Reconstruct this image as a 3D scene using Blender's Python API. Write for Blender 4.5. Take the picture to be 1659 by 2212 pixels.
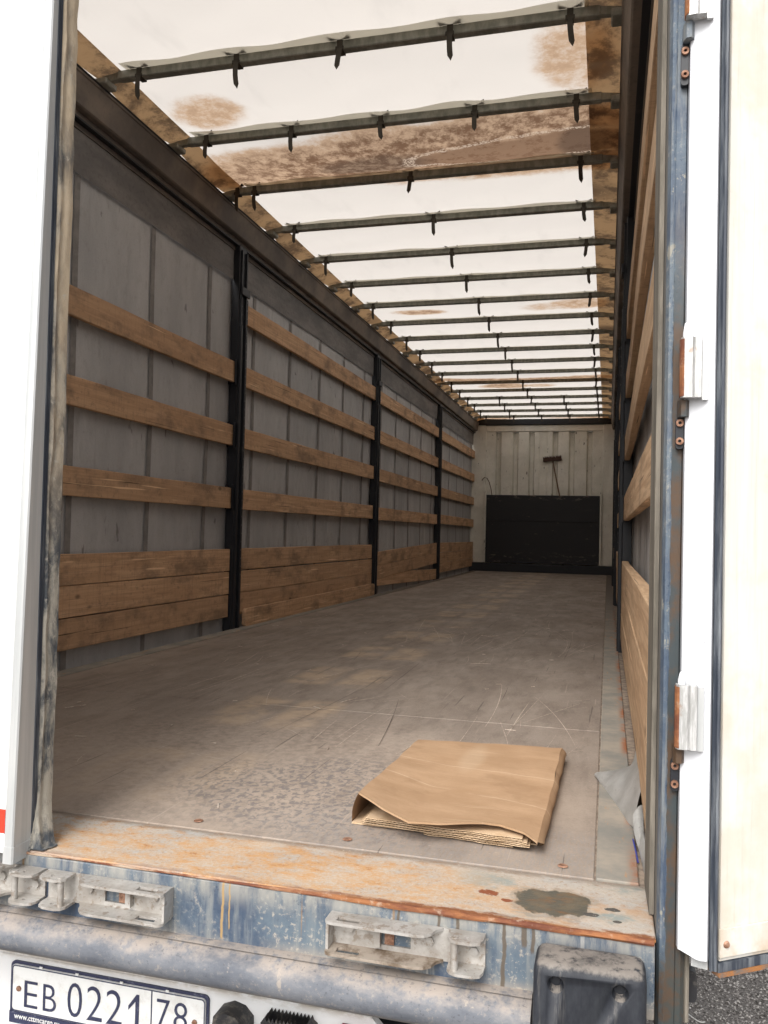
import bpy, bmesh, math, random
from mathutils import Vector, Matrix, noise as mnoise
from mathutils.geometry import tessellate_polygon

S = bpy.context.scene
for o in list(bpy.data.objects):
    bpy.data.objects.remove(o)
COL = S.collection

# ------------------------------------------------------------------ camera
def cam_axes(yaw, pitch, roll):
    f = Vector((-math.sin(yaw)*math.cos(pitch), math.cos(yaw)*math.cos(pitch), math.sin(pitch)))
    r0 = Vector((math.cos(yaw), math.sin(yaw), 0)); u0 = r0.cross(f)
    return (math.cos(roll)*r0+math.sin(roll)*u0, -math.sin(roll)*r0+math.cos(roll)*u0, f)
cr, cu, cf = cam_axes(0.2632, 0.02449, 0.02347)
cd = bpy.data.cameras.new('camera'); cam = bpy.data.objects.new('camera', cd); COL.objects.link(cam)
cam.matrix_world = Matrix(((cr.x, cu.x, -cf.x, 1.146), (cr.y, cu.y, -cf.y, -1.66), (cr.z, cu.z, -cf.z, 0.657), (0, 0, 0, 1)))
cd.sensor_fit = 'HORIZONTAL'; cd.sensor_width = 36; cd.lens = 36*1798.3/1659
cd.clip_start = .05; cd.clip_end = 2000
S.camera = cam

# ------------------------------------------------------------------ light
SUN_EL, SUN_AZ = math.radians(43), math.radians(188)     # azimuth measured from +Y towards +X
w = bpy.data.worlds.new('World'); S.world = w; w.use_nodes = True
wn = w.node_tree; bg = wn.nodes['Background']
sky = wn.nodes.new('ShaderNodeTexSky'); sky.sky_type = 'NISHITA'; sky.sun_disc = False
sky.sun_elevation = SUN_EL; sky.sun_rotation = SUN_AZ; sky.dust_density = 4; sky.air_density = 1.0
hs = wn.nodes.new('ShaderNodeHueSaturation'); hs.inputs['Saturation'].default_value = .22
wn.links.new(sky.outputs[0], hs.inputs['Color']); wn.links.new(hs.outputs[0], bg.inputs['Color'])
bg.inputs['Strength'].default_value = .15
sd = bpy.data.lights.new('sun', 'SUN'); sun = bpy.data.objects.new('sun', sd); COL.objects.link(sun)
sd.energy = 1.5; sd.angle = math.radians(35); sd.color = (1, .965, .92)
sv = Vector((math.sin(SUN_AZ)*math.cos(SUN_EL), math.cos(SUN_AZ)*math.cos(SUN_EL), math.sin(SUN_EL)))
sun.rotation_euler = sv.to_track_quat('Z', 'Y').to_euler(); sun.location = sv*30
S.view_settings.view_transform = 'Standard'; S.view_settings.look = 'None'
S.view_settings.gamma = 1; S.view_settings.use_curve_mapping = False
S.view_settings.exposure = 0.8
S.render.engine = 'CYCLES'
S.cycles.max_bounces = 12; S.cycles.diffuse_bounces = 6; S.cycles.transmission_bounces = 8

# ------------------------------------------------------------------ material helper
class N:
    def __init__(s, name):
        s.m = bpy.data.materials.new(name); s.m.use_nodes = True; s.t = s.m.node_tree; s.t.nodes.clear()
        s.out = s.t.nodes.new('ShaderNodeOutputMaterial'); s._p = None
    def put(s, sock, v):
        if isinstance(v, bpy.types.NodeSocket): s.t.links.new(v, sock)
        elif v is not None:
            if isinstance(v, tuple) and len(v) == 3 and sock.type == 'RGBA': v = (*v, 1)
            sock.default_value = v
    def nd(s, typ, **kw):
        n = s.t.nodes.new(typ)
        for k, v in kw.items(): setattr(n, k, v)
        return n
    @property
    def pos(s):
        if s._p is None: s._p = s.nd('ShaderNodeNewGeometry').outputs['Position']
        return s._p
    def local(s, spread=37.0):
        tc = s.nd('ShaderNodeTexCoord').outputs['Object']; oi = s.nd('ShaderNodeObjectInfo').outputs['Random']
        v = s.nd('ShaderNodeVectorMath', operation='ADD'); s.put(v.inputs[0], tc)
        c = s.nd('ShaderNodeCombineXYZ'); m = s.ma('MULTIPLY', oi, spread)
        for i in range(3): s.put(c.inputs[i], m)
        s.put(v.inputs[1], c.outputs[0]); return v.outputs[0]
    def rnd(s): return s.nd('ShaderNodeObjectInfo').outputs['Random']
    def xyz(s, v=None):
        n = s.nd('ShaderNodeSeparateXYZ'); s.put(n.inputs[0], v or s.pos); return n.outputs
    def map(s, v, scale=(1, 1, 1), rot=(0, 0, 0), loc=(0, 0, 0)):
        n = s.nd('ShaderNodeMapping'); s.put(n.inputs[0], v); n.inputs['Scale'].default_value = scale
        n.inputs['Rotation'].default_value = rot; n.inputs['Location'].default_value = loc; return n.outputs[0]
    def noise(s, v, scale=5, detail=5, rough=.55, dist=0):
        n = s.nd('ShaderNodeTexNoise'); s.put(n.inputs['Vector'], v); n.inputs['Scale'].default_value = scale
        n.inputs['Detail'].default_value = detail; n.inputs['Roughness'].default_value = rough
        n.inputs['Distortion'].default_value = dist; return n.outputs['Fac']
    def voro(s, v, scale=5, feature='F1'):
        n = s.nd('ShaderNodeTexVoronoi', feature=feature); s.put(n.inputs['Vector'], v); n.inputs['Scale'].default_value = scale
        return n.outputs['Distance']
    def ma(s, op, a, b=None, c=None, clamp=False):
        n = s.nd('ShaderNodeMath', operation=op, use_clamp=clamp); s.put(n.inputs[0], a)
        if b is not None: s.put(n.inputs[1], b)
        if c is not None: s.put(n.inputs[2], c)
        return n.outputs[0]
    def st(s, v, a, b):                                # smooth step a..b -> 0..1
        n = s.nd('ShaderNodeMapRange', interpolation_type='SMOOTHSTEP', clamp=True)
        if a > b:
            s.put(n.inputs[0], v); n.inputs[1].default_value = b; n.inputs[2].default_value = a
            n.inputs[3].default_value = 1; n.inputs[4].default_value = 0
        else:
            s.put(n.inputs[0], v); n.inputs[1].default_value = a; n.inputs[2].default_value = b
        return n.outputs[0]
    def mix(s, f, a, b, mode='MIX'):
        n = s.nd('ShaderNodeMix', data_type='RGBA', blend_type=mode); n.clamp_factor = True
        s.put(n.inputs[0], f); s.put(n.inputs[6], a); s.put(n.inputs[7], b); return n.outputs[2]
    def mul(s, *a):
        r = a[0]
        for q in a[1:]: r = s.ma('MULTIPLY', r, q)
        return r
    def blob(s, c, r, nz=None, amp=.6, soft=.35):      # elliptic patch round c (x,y,z), radii r, None = unbounded axis
        o = s.xyz(); acc = None
        for i in range(3):
            if r[i] is None: continue
            d = s.ma('DIVIDE', s.ma('SUBTRACT', o[i], c[i]), r[i]); d = s.ma('MULTIPLY', d, d)
            acc = d if acc is None else s.ma('ADD', acc, d)
        if nz is not None: acc = s.ma('ADD', acc, s.ma('MULTIPLY', s.ma('SUBTRACT', nz, .5), amp*4))
        return s.st(acc, 1+soft, 1-soft)
    def bump(s, h, strength=.3, dist=.01, normal=None):
        n = s.nd('ShaderNodeBump'); s.put(n.inputs['Height'], h); n.inputs['Strength'].default_value = strength
        n.inputs['Distance'].default_value = dist
        if normal is not None: s.put(n.inputs['Normal'], normal)
        return n.outputs[0]
    def done(s, color, rough=.6, metal=0., spec=.4, normal=None):
        b = s.nd('ShaderNodeBsdfPrincipled'); s.put(b.inputs['Base Color'], color); s.put(b.inputs['Roughness'], rough)
        s.put(b.inputs['Metallic'], metal); s.put(b.inputs['Specular IOR Level'], spec)
        if normal is not None: s.put(b.inputs['Normal'], normal)
        s.t.links.new(b.outputs[0], s.out.inputs[0]); return s.m

DIRT = (.40, .305, .215); RUST = (.30, .095, .028); RUST2 = (.50, .235, .075)
M = {}

def m_wood(name, base, dark, dirt=.5):
    n = N(name); v = n.local(); r = n.rnd()
    g = n.noise(n.map(v, (26, 1.1, 26)), 1.6, 8, .62, .6)
    g2 = n.noise(n.map(v, (60, .9, 60)), 2.2, 4, .6, .2)
    c = n.mix(n.st(g, .36, .66), dark, base)
    c = n.mix(n.mul(n.st(g2, .52, .66), .55), c, tuple(q*.55 for q in base))
    c = n.mix(n.ma('MULTIPLY', n.st(r, .1, 1), .5), c, tuple(q*.62 for q in base))
    kn = n.voro(n.map(v, (1.0, .55, 1.0)), 4.3); c = n.mix(n.mul(n.st(kn, .075, .03), .8), c, tuple(q*.2 for q in base))
    d = n.noise(n.map(v, (1, .5, 1)), 6, 6, .68); c = n.mix(n.mul(n.st(d, .48, .68), dirt), c, (.13, .095, .07)); sw = n.noise(n.map(v, (2, 42, 1.5)), 2, 3, .6); c = n.mix(n.mul(n.st(sw, .52, .66), .28), c, tuple(q*.5 for q in base)); g5 = n.noise(v, 34, 5, .7); c = n.mix(n.mul(n.st(g5, .54, .68), .4), c, (.16, .11, .075))
    sp = n.noise(n.map(v, (30, .8, 30)), 2.0, 2, .5); c = n.mix(n.mul(n.st(sp, .68, .73), .6), c, tuple(min(1, q*1.75) for q in base))
    sc = n.noise(n.map(v, (120, 1.3, 120)), 1.0, 2, .5); c = n.mix(n.mul(n.st(sc, .70, .74), .8), c, (.035, .025, .02))
    h = n.ma('ADD', g, n.ma('MULTIPLY', g2, .5))
    return n.done(c, .8, spec=.25, normal=n.bump(h, .35, .004))
M['wood'] = m_wood('wood_plank', (.64, .41, .25), (.50, .31, .18), .6)
M['wood_pale'] = m_wood('wood_plank_pale', (.58, .40, .25), (.43, .28, .165), .35)

n = N('curtain_grey'); p = n.pos
a = n.noise(n.map(p, (1, 1, .35)), 2.6, 6, .65); b = n.noise(n.map(p, (1, 1.6, 1)), 11, 7, .72)
c = n.mix(n.st(a, .33, .7), (.365, .367, .372), (.475, .475, .476))
c = n.mix(n.mul(n.st(b, .5, .74), .45), c, (.26, .245, .235))
sm = n.noise(n.map(p, (1, 4.5, 2.2), (.5, 0, 0)), 3.1, 3, .5, .8); c = n.mix(n.mul(n.st(sm, .68, .74), .7), c, (.13, .12, .115))
wr = n.noise(n.map(p, (1, 2.4, .35)), 2, 3, .5)
fine = n.noise(p, 160, 3, .6); c = n.mix(n.mul(n.st(fine, .5, .7), .3), c, (.25, .24, .235)); M['curtain'] = n.done(c, .62, spec=.35, normal=n.bump(n.ma('ADD', a, n.ma('MULTIPLY', n.noise(n.map(p, (1, 1.8, .5)), 1.7, 3, .5), 1.3)), .6, .04))
n = N('curtain_band'); a = n.noise(n.map(n.pos, (1, .7, 2.5)), 3.5, 6, .65); b = n.noise(n.pos, 40, 3, .6)
c = n.mix(n.st(a, .35, .68), (.14, .134, .132), (.215, .203, .193))
M['curtain_band'] = n.done(n.mix(n.mul(n.st(b, .5, .7), .3), c, (.06, .055, .052)), .7, spec=.25, normal=n.bump(a, .3, .02))
n = N('curtain_strip'); a = n.noise(n.pos, 14, 5, .65)
M['strip'] = n.done(n.mix(n.st(a, .35, .65), (.18, .172, .168), (.25, .238, .228)), .7, spec=.3)

n = N('post_black'); a = n.noise(n.pos, 9, 6, .7)
c = n.mix(n.mul(n.st(a, .55, .75), .6), (.012, .0135, .018), (.05, .048, .047))
M['black'] = n.done(c, .5, spec=.4, normal=n.bump(a, .1, .003))
n = N('glint_grey'); M['glint'] = n.done((.17, .17, .175), .45, .4)  # paler grey that paints the bright edges of the post perforations

n = N('rail_paint'); p = n.pos
a = n.noise(n.map(p, (1, .8, 1)), 2.2, 5, .6); b = n.noise(p, 40, 5, .65)
c = n.mix(n.st(a, .36, .64), (.105, .092, .084), (.225, .185, .15)); c = n.mix(n.mul(n.st(b, .52, .7), .3), c, (.07, .062, .058))
M['rail'] = n.done(c, .65, spec=.3)

# ---- roof tarpaulin: lets daylight through
def m_tarp(name, base, trans, stains=True, mixf=.62):
    n = N(name); p = n.pos; o = n.xyz()
    f = n.noise(p, 3.2, 7, .68); f2 = n.noise(p, 75, 4, .7); f3 = n.noise(p, 14, 6, .7)
    haze = n.noise(n.map(p, (2.6, .9, 1), (0, 0, .5)), 2.2, 4, .55)
    c = n.mix(n.mul(n.st(haze, .52, .78), .22), base, tuple(q*.72 for q in base))
    t = n.mix(n.mul(n.st(haze, .52, .78), .3), trans, tuple(q*.74 for q in trans))
    if stains:
        ST = [((.75, 2.80, 0), (1.85, .37, None), 1.0, 1), ((-.45, 2.82, 0), (.80, .30, None), .85, 1), ((-.86, 2.14, 0), (.19, .17, None), .6, 0),
              ((.98, 2.02, 0), (.17, .30, None), .55, 0), ((-.62, 6.05, 0), (.26, .09, None), .75, 0), ((.85, 6.02, 0), (.28, .16, None), .62, 0),
              ((.55, 6.05, 0), (.22, .12, None), .4, 0), ((.0, 9.55, 0), (1.25, .24, None), .92, 1), ((-.28, 10.1, 0), (.32, .2, None), .8, 0),
              ((.2, 10.1, 0), (.2, .15, None), .5, 0), ((.95, 13.3, 0), (.4, .25, None), .7, 0), ((-.95, 13.3, 0), (.45, .25, None), .7, 0), ((.5, 13.3, 0), (.5, .2, None), .4, 0)]
        acc = None; mott = n.ma('ADD', n.ma('MULTIPLY', f2, .22), n.ma('MULTIPLY', f3, .78))
        for cc, rr, k, big in ST:
            q = n.ma('MULTIPLY', n.blob(cc, rr, f, .28 if big else .5, .45 if big else .75), k)
            acc = q if acc is None else n.ma('MAXIMUM', acc, q)
        dark = n.ma('MULTIPLY', acc, n.ma('ADD', n.ma('MULTIPLY', n.st(mott, .36, .62), .55), .48))
        dark = n.ma('MAXIMUM', dark, n.mul(n.blob((.85, 2.85, 0), (.95, .21, None), f, .25, .4), .86))
        # dried rim of salt round the puddle on the second field
        e = n.blob((.72, 2.82, 0), (.70, .165, None), n.noise(p, 7, 4, .6), .22, .26)
        rim = n.ma('MULTIPLY', n.ma('MULTIPLY', e, n.ma('SUBTRACT', 1, e)), 4)
        rim = n.mul(n.st(rim, .12, .5), n.st(n.noise(p, 85, 2, .6), .46, .54))
        c = n.mix(dark, c, (.20, .125, .075)); t = n.mix(n.st(dark, 0, .5), t, (.47, .325, .215)); t = n.mix(n.st(dark, .4, 1), t, (.17, .10, .062))
        blk = n.mul(n.ma('MAXIMUM', n.blob((.98, 2.85, 0), (.13, .22, None), f, .4, .5), n.blob((-.16, 2.82, 0), (.30, .14, None), f, .5, .6)), .55)
        t = n.mix(blk, t, (.055, .038, .03)); c = n.mix(blk, c, (.06, .045, .04))
        t = n.mix(n.mul(rim, .75), t, (.52, .42, .33)); c = n.mix(n.mul(rim, .7), c, (.6, .5, .4))
    d = n.nd('ShaderNodeBsdfDiffuse'); n.put(d.inputs[0], c)
    tl = n.nd('ShaderNodeBsdfTranslucent'); n.put(tl.inputs[0], t)
    bp = n.bump(n.ma('ADD', f, n.ma('MULTIPLY', haze, .8)), .25, .03); n.put(d.inputs['Normal'], bp)
    mx = n.nd('ShaderNodeMixShader'); mx.inputs[0].default_value = mixf
    n.t.links.new(d.outputs[0], mx.inputs[1]); n.t.links.new(tl.outputs[0], mx.inputs[2]); n.t.links.new(mx.outputs[0], n.out.inputs[0])
    return n.m
M['tarp'] = m_tarp('roof_tarp', (.70, .655, .60), (.665, .622, .573))
M['hem'] = m_tarp('roof_hem', (.52, .49, .42), (.64, .61, .52), False, .7)
def m_edge():
    n = N('roof_edge_band'); p = n.pos; o = n.xyz()
    f = n.noise(n.map(p, (1.2, 1, 1)), 5, 7, .7); g = n.noise(p, 19, 6, .7, .8); k = n.voro(n.map(p, (.55, 1.5, .01), (0, 0, 0), (.35, .56, 0)), 1.0)
    mold = n.ma('MAXIMUM', n.mul(n.st(f, .44, .62), .8), n.mul(n.st(k, .36, .10), n.st(g, .2, .5), .9))
    c = n.mix(mold, (.40, .275, .165), (.055, .045, .042)); t = n.mix(mold, (.52, .352, .20), (.11, .075, .055))
    t = n.mix(n.mul(n.st(g, .5, .7), .5), t, (.33, .2, .1))
    d = n.nd('ShaderNodeBsdfDiffuse'); n.put(d.inputs[0], c); tl = n.nd('ShaderNodeBsdfTranslucent'); n.put(tl.inputs[0], t)
    mx = n.nd('ShaderNodeMixShader'); mx.inputs[0].default_value = .58
    n.t.links.new(d.outputs[0], mx.inputs[1]); n.t.links.new(tl.outputs[0], mx.inputs[2]); n.t.links.new(mx.outputs[0], n.out.inputs[0]); return n.m
M['edge'] = m_edge()

n = N('bow_steel'); a = n.noise(n.map(n.pos, (2, 1, 1)), 12, 5, .65)
M['bow'] = n.done(n.mix(n.st(a, .35, .68), (.19, .19, .162), (.31, .305, .262)), .5, .25, .4)
n = N('strap_web'); a = n.noise(n.local(), 30, 3, .6)
M['strap'] = n.done(n.mix(a, (.03, .026, .02), (.075, .062, .048)), .7, spec=.25)

# ---- floor
n = N('floor_ply'); p = n.pos; o = n.xyz()
a = n.noise(n.map(p, (2.0, .9, 1)), 1.9, 7, .66); b = n.noise(n.map(p, (8, 2.0, 1), (0, 0, -.12)), 2, 7, .7); f = n.noise(p, 5.5, 7, .7)
c = n.mix(n.st(a, .3, .7), (.205, .168, .140), (.300, .252, .212))
c = n.mix(n.mul(n.st(b, .46, .66), .4), c, (.105, .083, .070))
c = n.mix(n.mul(n.st(n.noise(n.map(p, (3.4, 1.1, 1), (0, 0, .03)), 2.4, 6, .66), .50, .70), .35), c, (.34, .28, .228)); grn = n.noise(p, 170, 3, .7); c = n.mix(n.mul(n.st(grn, .52, .68), .45), c, (.12, .095, .08)); c = n.mix(n.mul(n.st(grn, .42, .30), .35), c, (.40, .33, .27))
# two lanes of dusty pads down the middle
pad = None
for x in (-.11, .115):
    lane = n.st(n.ma('ABSOLUTE', n.ma('SUBTRACT', o[0], x)), .115, .06)
    pad = lane if pad is None else n.ma('MAXIMUM', pad, lane)
per = n.ma('ABSOLUTE', n.ma('SUBTRACT', n.ma('FRACT', n.ma('DIVIDE', n.ma('ADD', o[1], .02), .79)), .5))
pad = n.mul(pad, n.st(per, .36, .22), n.st(n.noise(p, 7, 6, .7), .33, .62))
c = n.mix(n.mul(pad, .7, n.st(n.noise(p, 1.3, 2, .5), .28, .5)), c, (.47, .355, .245))
# drifted dust near the doors and along the sides
dust = n.ma('MAXIMUM', n.mul(n.st(o[1], 1.2, .05), .75), n.mul(n.st(o[0], -.75, -1.2), .5))
dust = n.mul(dust, n.st(n.ma('ADD', n.ma('MULTIPLY', f, .8), n.ma('MULTIPLY', a, .4)), .38, .78))
c = n.mix(n.mul(dust, .75), c, (.40, .325, .26))
lp = n.blob((.25, .55, 0), (.75, .55, None), f, .4, .7); c = n.mix(n.mul(lp, n.st(n.noise(p, 38, 5, .7), .34, .66), .5), c, (.44, .36, .295))
gr = n.mul(n.blob((.52, .34, 0), (.42, .30, None), f, .4, .7), n.st(n.noise(n.map(p, (1, .75, 1)), 62, 3, .6, .5), .46, .60)); c = n.mix(n.mul(gr, .75), c, (.135, .125, .125))
rt = n.mul(n.blob((.85, .12, 0), (.45, .16, None), f, .3, .6), n.st(n.noise(n.map(p, (40, 9, 1)), 5, 2, .6), .4, .6)); c = n.mix(n.mul(rt, .5), c, (.25, .235, .225))
# drag scratches
scr = n.mul(n.st(n.noise(n.map(p, (90, 1.6, 1), (0, 0, .3)), 1, 1, .5), .72, .76), .35); c = n.mix(scr, c, (.45, .38, .32))
dk = None
for rot, sc, th in ((.12, .9, .735), (-.15, 1.2, .745)):
    q = n.st(n.noise(n.map(p, (60*sc, 1.3*sc, 1), (0, 0, rot), (3, 7, 0)), 1, 2, .5), th-.03, th); dk = q if dk is None else n.ma('MAXIMUM', dk, q)
c = n.mix(n.mul(dk, .6), c, (.045, .036, .032))
sp = n.noise(p, 95, 2, .5); c = n.mix(n.mul(n.st(sp, .66, .72), .5), c, (.42, .34, .27))
mesh = n.ma('MULTIPLY', n.ma('SINE', n.ma('MULTIPLY', o[0], 900)), n.ma('SINE', n.ma('MULTIPLY', o[1], 900)))
M['floor'] = n.done(c, n.ma('SUBTRACT', .72, n.mul(n.st(a, .4, .7), .12)), spec=.35, normal=n.bump(n.ma('ADD', f, n.ma('MULTIPLY', scr, .6)), .25, .006))
n = N('scratch'); a = n.noise(n.pos, 60, 3, .6); M['scratch'] = n.done(n.mix(n.st(a, .4, .6), (.36, .295, .245), (.58, .50, .42)), .85)
n = N('scratch_dark'); M['scratch_dark'] = n.done((.085, .065, .054), .8)
n = N('floor_dust'); a = n.noise(n.pos, 25, 5, .7); M['seam'] = n.done(n.mix(n.st(a, .4, .62), (.19, .15, .12), (.33, .265, .21)), .9, spec=.1)

n = N('rim_steel'); p = n.pos; a = n.noise(p, 6, 7, .7); b = n.noise(n.map(p, (3, .6, 1)), 8, 6, .7); o = n.xyz()
c = n.mix(n.st(a, .34, .68), (.22, .215, .195), (.35, .305, .25))
c = n.mix(n.mul(n.st(b, .58, .70), .8), c, RUST2)
c = n.mix(n.mul(n.st(o[0], 1.188, 1.212), n.st(a, .42, .62), .9), c, RUST)
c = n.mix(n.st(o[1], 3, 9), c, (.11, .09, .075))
M['rim'] = n.done(c, .75, .1, .3, n.bump(a, .3, .004))
n = N('track_rust'); a = n.noise(n.pos, 18, 6, .7)
M['track'] = n.done(n.mix(n.st(a, .36, .66), (.075, .052, .042), (.20, .115, .062)), .8, .1, .3, n.bump(a, .4, .004))

# ---- sill and tail beam
n = N('sill_rust'); p = n.pos; o = n.xyz()
a = n.noise(n.map(p, (1, 1.6, 1)), 5.2, 7, .68); b = n.noise(n.map(p, (1, 2, 1)), 16, 7, .72); f = n.noise(p, 70, 4, .7)
pale = n.st(a, .35, .7)
big = n.noise(n.map(p, (1, 1.4, 1)), 2.6, 4, .6); c = n.mix(pale, (.43, .36, .29), (.33, .325, .305)); gran = n.noise(p, 150, 3, .7); c = n.mix(n.mul(n.st(gran, .52, .68), .25), c, (.25, .195, .15)); c = n.mix(n.mul(n.st(gran, .42, .3), .3), c, (.52, .46, .40)); c = n.mix(n.mul(n.st(big, .54, .68), n.st(b, .40, .6), .6), c, (.38, .21, .095))
r2 = n.mul(n.st(b, .50, .60), n.st(o[0], 1.12, .75), n.st(gran, .36, .52)); c = n.mix(n.mul(r2, .75), c, (.42, .225, .095))
yel = n.blob((.55, -.12, 0), (.55, .10, None), a, .5, .8); c = n.mix(n.mul(yel, .65, n.st(n.ma('ADD', n.ma('MULTIPLY', b, .6), n.ma('MULTIPLY', gran, .5)), .42, .62)), c, (.46, .265, .115))
c = n.mix(n.mul(n.st(b, .60, .69), .8), c, (.27, .115, .045))
c = n.mix(n.mul(n.st(o[0], .82, 1.0), n.st(a, .5, .38), .9), c, (.21, .245, .235))
edge = n.st(n.ma('ADD', o[1], n.ma('MULTIPLY', n.ma('SUBTRACT', b, .5), .07)), -.192, -.207); c = n.mix(n.mul(edge, n.ma('ADD', n.ma('MULTIPLY', n.st(o[0], .3, .9), .6), .4)), c, n.mix(n.st(b, .4, .62), (.19, .07, .028), (.37, .165, .05)))
c = n.mix(n.mul(n.st(f, .62, .7), .45), c, (.25, .18, .12))
wet = n.blob((1.058, -.118, 0), (.068, .052, None), n.noise(p, 13, 5, .62), .95, .05)
wetr = n.mul(wet, n.st(b, .5, .62)); c = n.mix(n.mul(n.blob((1.058, -.118, 0), (.080, .062, None), n.noise(p, 13, 5, .62), .95, .14), .5), c, (.22, .185, .145)); c = n.mix(wet, c, n.mix(n.st(n.noise(p, 24, 5, .65), .38, .62), (.082, .078, .062), (.135, .108, .072))); c = n.mix(n.mul(wetr, .8), c, (.17, .088, .04))
sp = None
for x, y, r in ((.945, -.112, .019), (.98, -.135, .011), (1.128, -.145, .013), (1.165, -.115, .013), (1.172, -.16, .008)):
    q = n.blob((x, y, 0), (r, r*.6, None), n.noise(p, 55, 3, .6), .8, .15); c = n.mix(q, c, (.20, .06, .025) if x < 1 else (.07, .065, .058))
dj = n.mul(n.st(n.ma('ADD', o[1], n.ma('MULTIPLY', n.ma('SUBTRACT', b, .5), .05)), -.022, .0), .7); c = n.mix(dj, c, (.16, .12, .09)); ck = n.noise(p, 105, 4, .75); c = n.mix(n.mul(n.st(ck, .55, .64), n.st(a, .36, .6), .6, n.ma('SUBTRACT', 1, wet)), c, (.27, .135, .06)); c = n.mix(n.mul(n.st(ck, .42, .34), .45, n.ma('SUBTRACT', 1, wet)), c, (.50, .44, .375))
rough = n.ma('SUBTRACT', .86, n.ma('MULTIPLY', wet, .5))
M['sill'] = n.done(c, rough, .0, .35, n.bump(n.ma('ADD', b, n.ma('MULTIPLY', f, .35)), .45, .004))
n = N('lip_rust'); p = n.pos; o = n.xyz(); a = n.noise(n.map(p, (1, 3, 3)), 9, 6, .7); b = n.noise(p, 45, 4, .7)
c = n.mix(n.st(a, .36, .62), (.125, .042, .024), (.27, .11, .042)); c = n.mix(n.mul(n.st(b, .55, .7), .6), c, (.38, .29, .21)); c = n.mix(n.mul(n.st(o[0], .75, .2), n.st(a, .42, .6)), c, (.36, .285, .215))
M['lip'] = n.done(c, .8, .0, .35, n.bump(b, .6, .004))

def m_blue(name, dirtk, streak=True, rustband=False):
    n = N(name); p = n.pos; o = n.xyz()
    a = n.noise(p, 6.5, 7, .7); b = n.noise(n.map(p, (11, 11, 1.0)), 2.6, 6, .68); f = n.noise(p, 60, 5, .75)
    c = n.mix(n.st(a, .3, .7), (.032, .052, .092), (.105, .138, .168))
    c = n.mix(n.mul(n.st(b, .46, .66), dirtk), c, (.225, .235, .225))
    c = n.mix(n.mul(n.st(f, .54, .68), dirtk, n.st(a, .38, .6)), c, (.37, .32, .265))
    ck = n.noise(p, 120, 3, .75); c = n.mix(n.mul(n.st(ck, .56, .63), n.st(a, .40, .60), dirtk, .75), c, (.38, .35, .30)); c = n.mix(n.mul(n.st(ck, .42, .36), n.st(n.noise(p, 9, 4, .6), .44, .6), .8), c, (.022, .038, .070))
    if streak:
        top = n.st(o[2], -.06, -.008); c = n.mix(n.mul(top, n.st(n.noise(n.map(p, (9, 9, 2)), 3, 6, .7), .36, .6), .85), c, (.28, .27, .24))
        run = n.mul(n.st(n.noise(n.map(p, (70, 1, 2.2)), 1, 2, .5), .66, .72), n.st(o[2], -.13, -.02)); c = n.mix(n.mul(run, .8), c, (.24, .135, .05))
        c = n.mix(n.mul(n.st(n.noise(n.map(p, (46, 1, 1.2), loc=(4, 0, 0)), 1, 2, .5), .66, .73), .75), c, (.42, .40, .36))
        low = n.st(o[2], -.09, -.125); c = n.mix(n.mul(low, n.st(a, .4, .6), .7), c, (.32, .275, .22))
        for x, l, wd_ in ((.985, .105, .0045), (.905, .035, .004), (.80, .03, .003), (.872, .045, .003), (.46, .09, .003), (.474, .07, .002), (1.02, .022, .006), (1.035, .03, .004)):
            q = n.mul(n.st(n.ma('ABSOLUTE', n.ma('SUBTRACT', n.ma('ADD', o[0], n.ma('MULTIPLY', n.ma('SUBTRACT', n.noise(p, 40, 2, .5), .5), .008)), x)), wd_, wd_*.5), n.st(o[2], -.02-l-.004, -.02-l+.004))
            c = n.mix(n.mul(q, .85), c, (.085, .062, .04) if x > .7 else (.34, .22, .09))
    else:
        ch = n.noise(n.map(p, (1, 1, .6)), 30, 5, .68); c = n.mix(n.mul(n.st(n.noise(n.map(p, (30, 30, 3)), 2, 5, .7), .5, .66), .6), c, (.20, .205, .195)); c = n.mix(n.mul(n.st(ch, .60, .64), .85), c, (.27, .255, .21))
    if rustband:
        x = n.ma('ADD', o[0], n.ma('MULTIPLY', n.ma('SUBTRACT', n.noise(n.map(p, (1, 1, .5)), 26, 5, .7), .5), .012))
        band = n.mul(n.st(x, 1.246, 1.2475), n.st(o[2], 1.3, .95))
        g = n.noise(n.map(p, (1, 1, .8)), 9, 5, .7); rc = n.mix(n.st(g, .42, .58), (.032, .042, .046), (.070, .040, .021))
        c = n.mix(band, c, rc)
        low = n.st(o[2], .0, -.06); c = n.mix(n.mul(low, .8), c, (.036, .044, .042)); c = n.mix(n.mul(low, n.st(n.noise(p, 15, 5, .7), .5, .6), .8), c, (.070, .040, .022))
        c = n.mix(n.mul(n.st(o[0], 1.2445, 1.2365), n.st(o[1], -.195, -.16), .85), c, (.14, .13, .112))
    return n.done(c, n.ma('ADD', .45, n.ma('MULTIPLY', f, .35)), 0, .45, n.bump(n.ma('ADD', a, f), .22, .003))
M['blue'] = m_blue('blue_paint_dirty', .62)
M['blue_post'] = m_blue('blue_paint_post', .3, False, True)
n = N('grey_weathered'); a = n.noise(n.map(n.pos, (8, 8, .8)), 4, 6, .7); M['weathered'] = n.done(n.mix(n.st(a, .36, .66), (.105, .095, .078), (.225, .20, .165)), .85, 0, .2, n.bump(a, .3, .003))
n = N('tail_roll'); p = n.pos; o = n.xyz(); a = n.noise(n.map(p, (.7, 1, 1.4)), 8, 7, .7); f = n.noise(p, 40, 5, .72)
c = n.mix(n.st(a, .36, .7), (.080, .089, .108), (.155, .163, .18))
up = n.xyz(n.nd('ShaderNodeNewGeometry').outputs['Normal'])[2]
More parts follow.
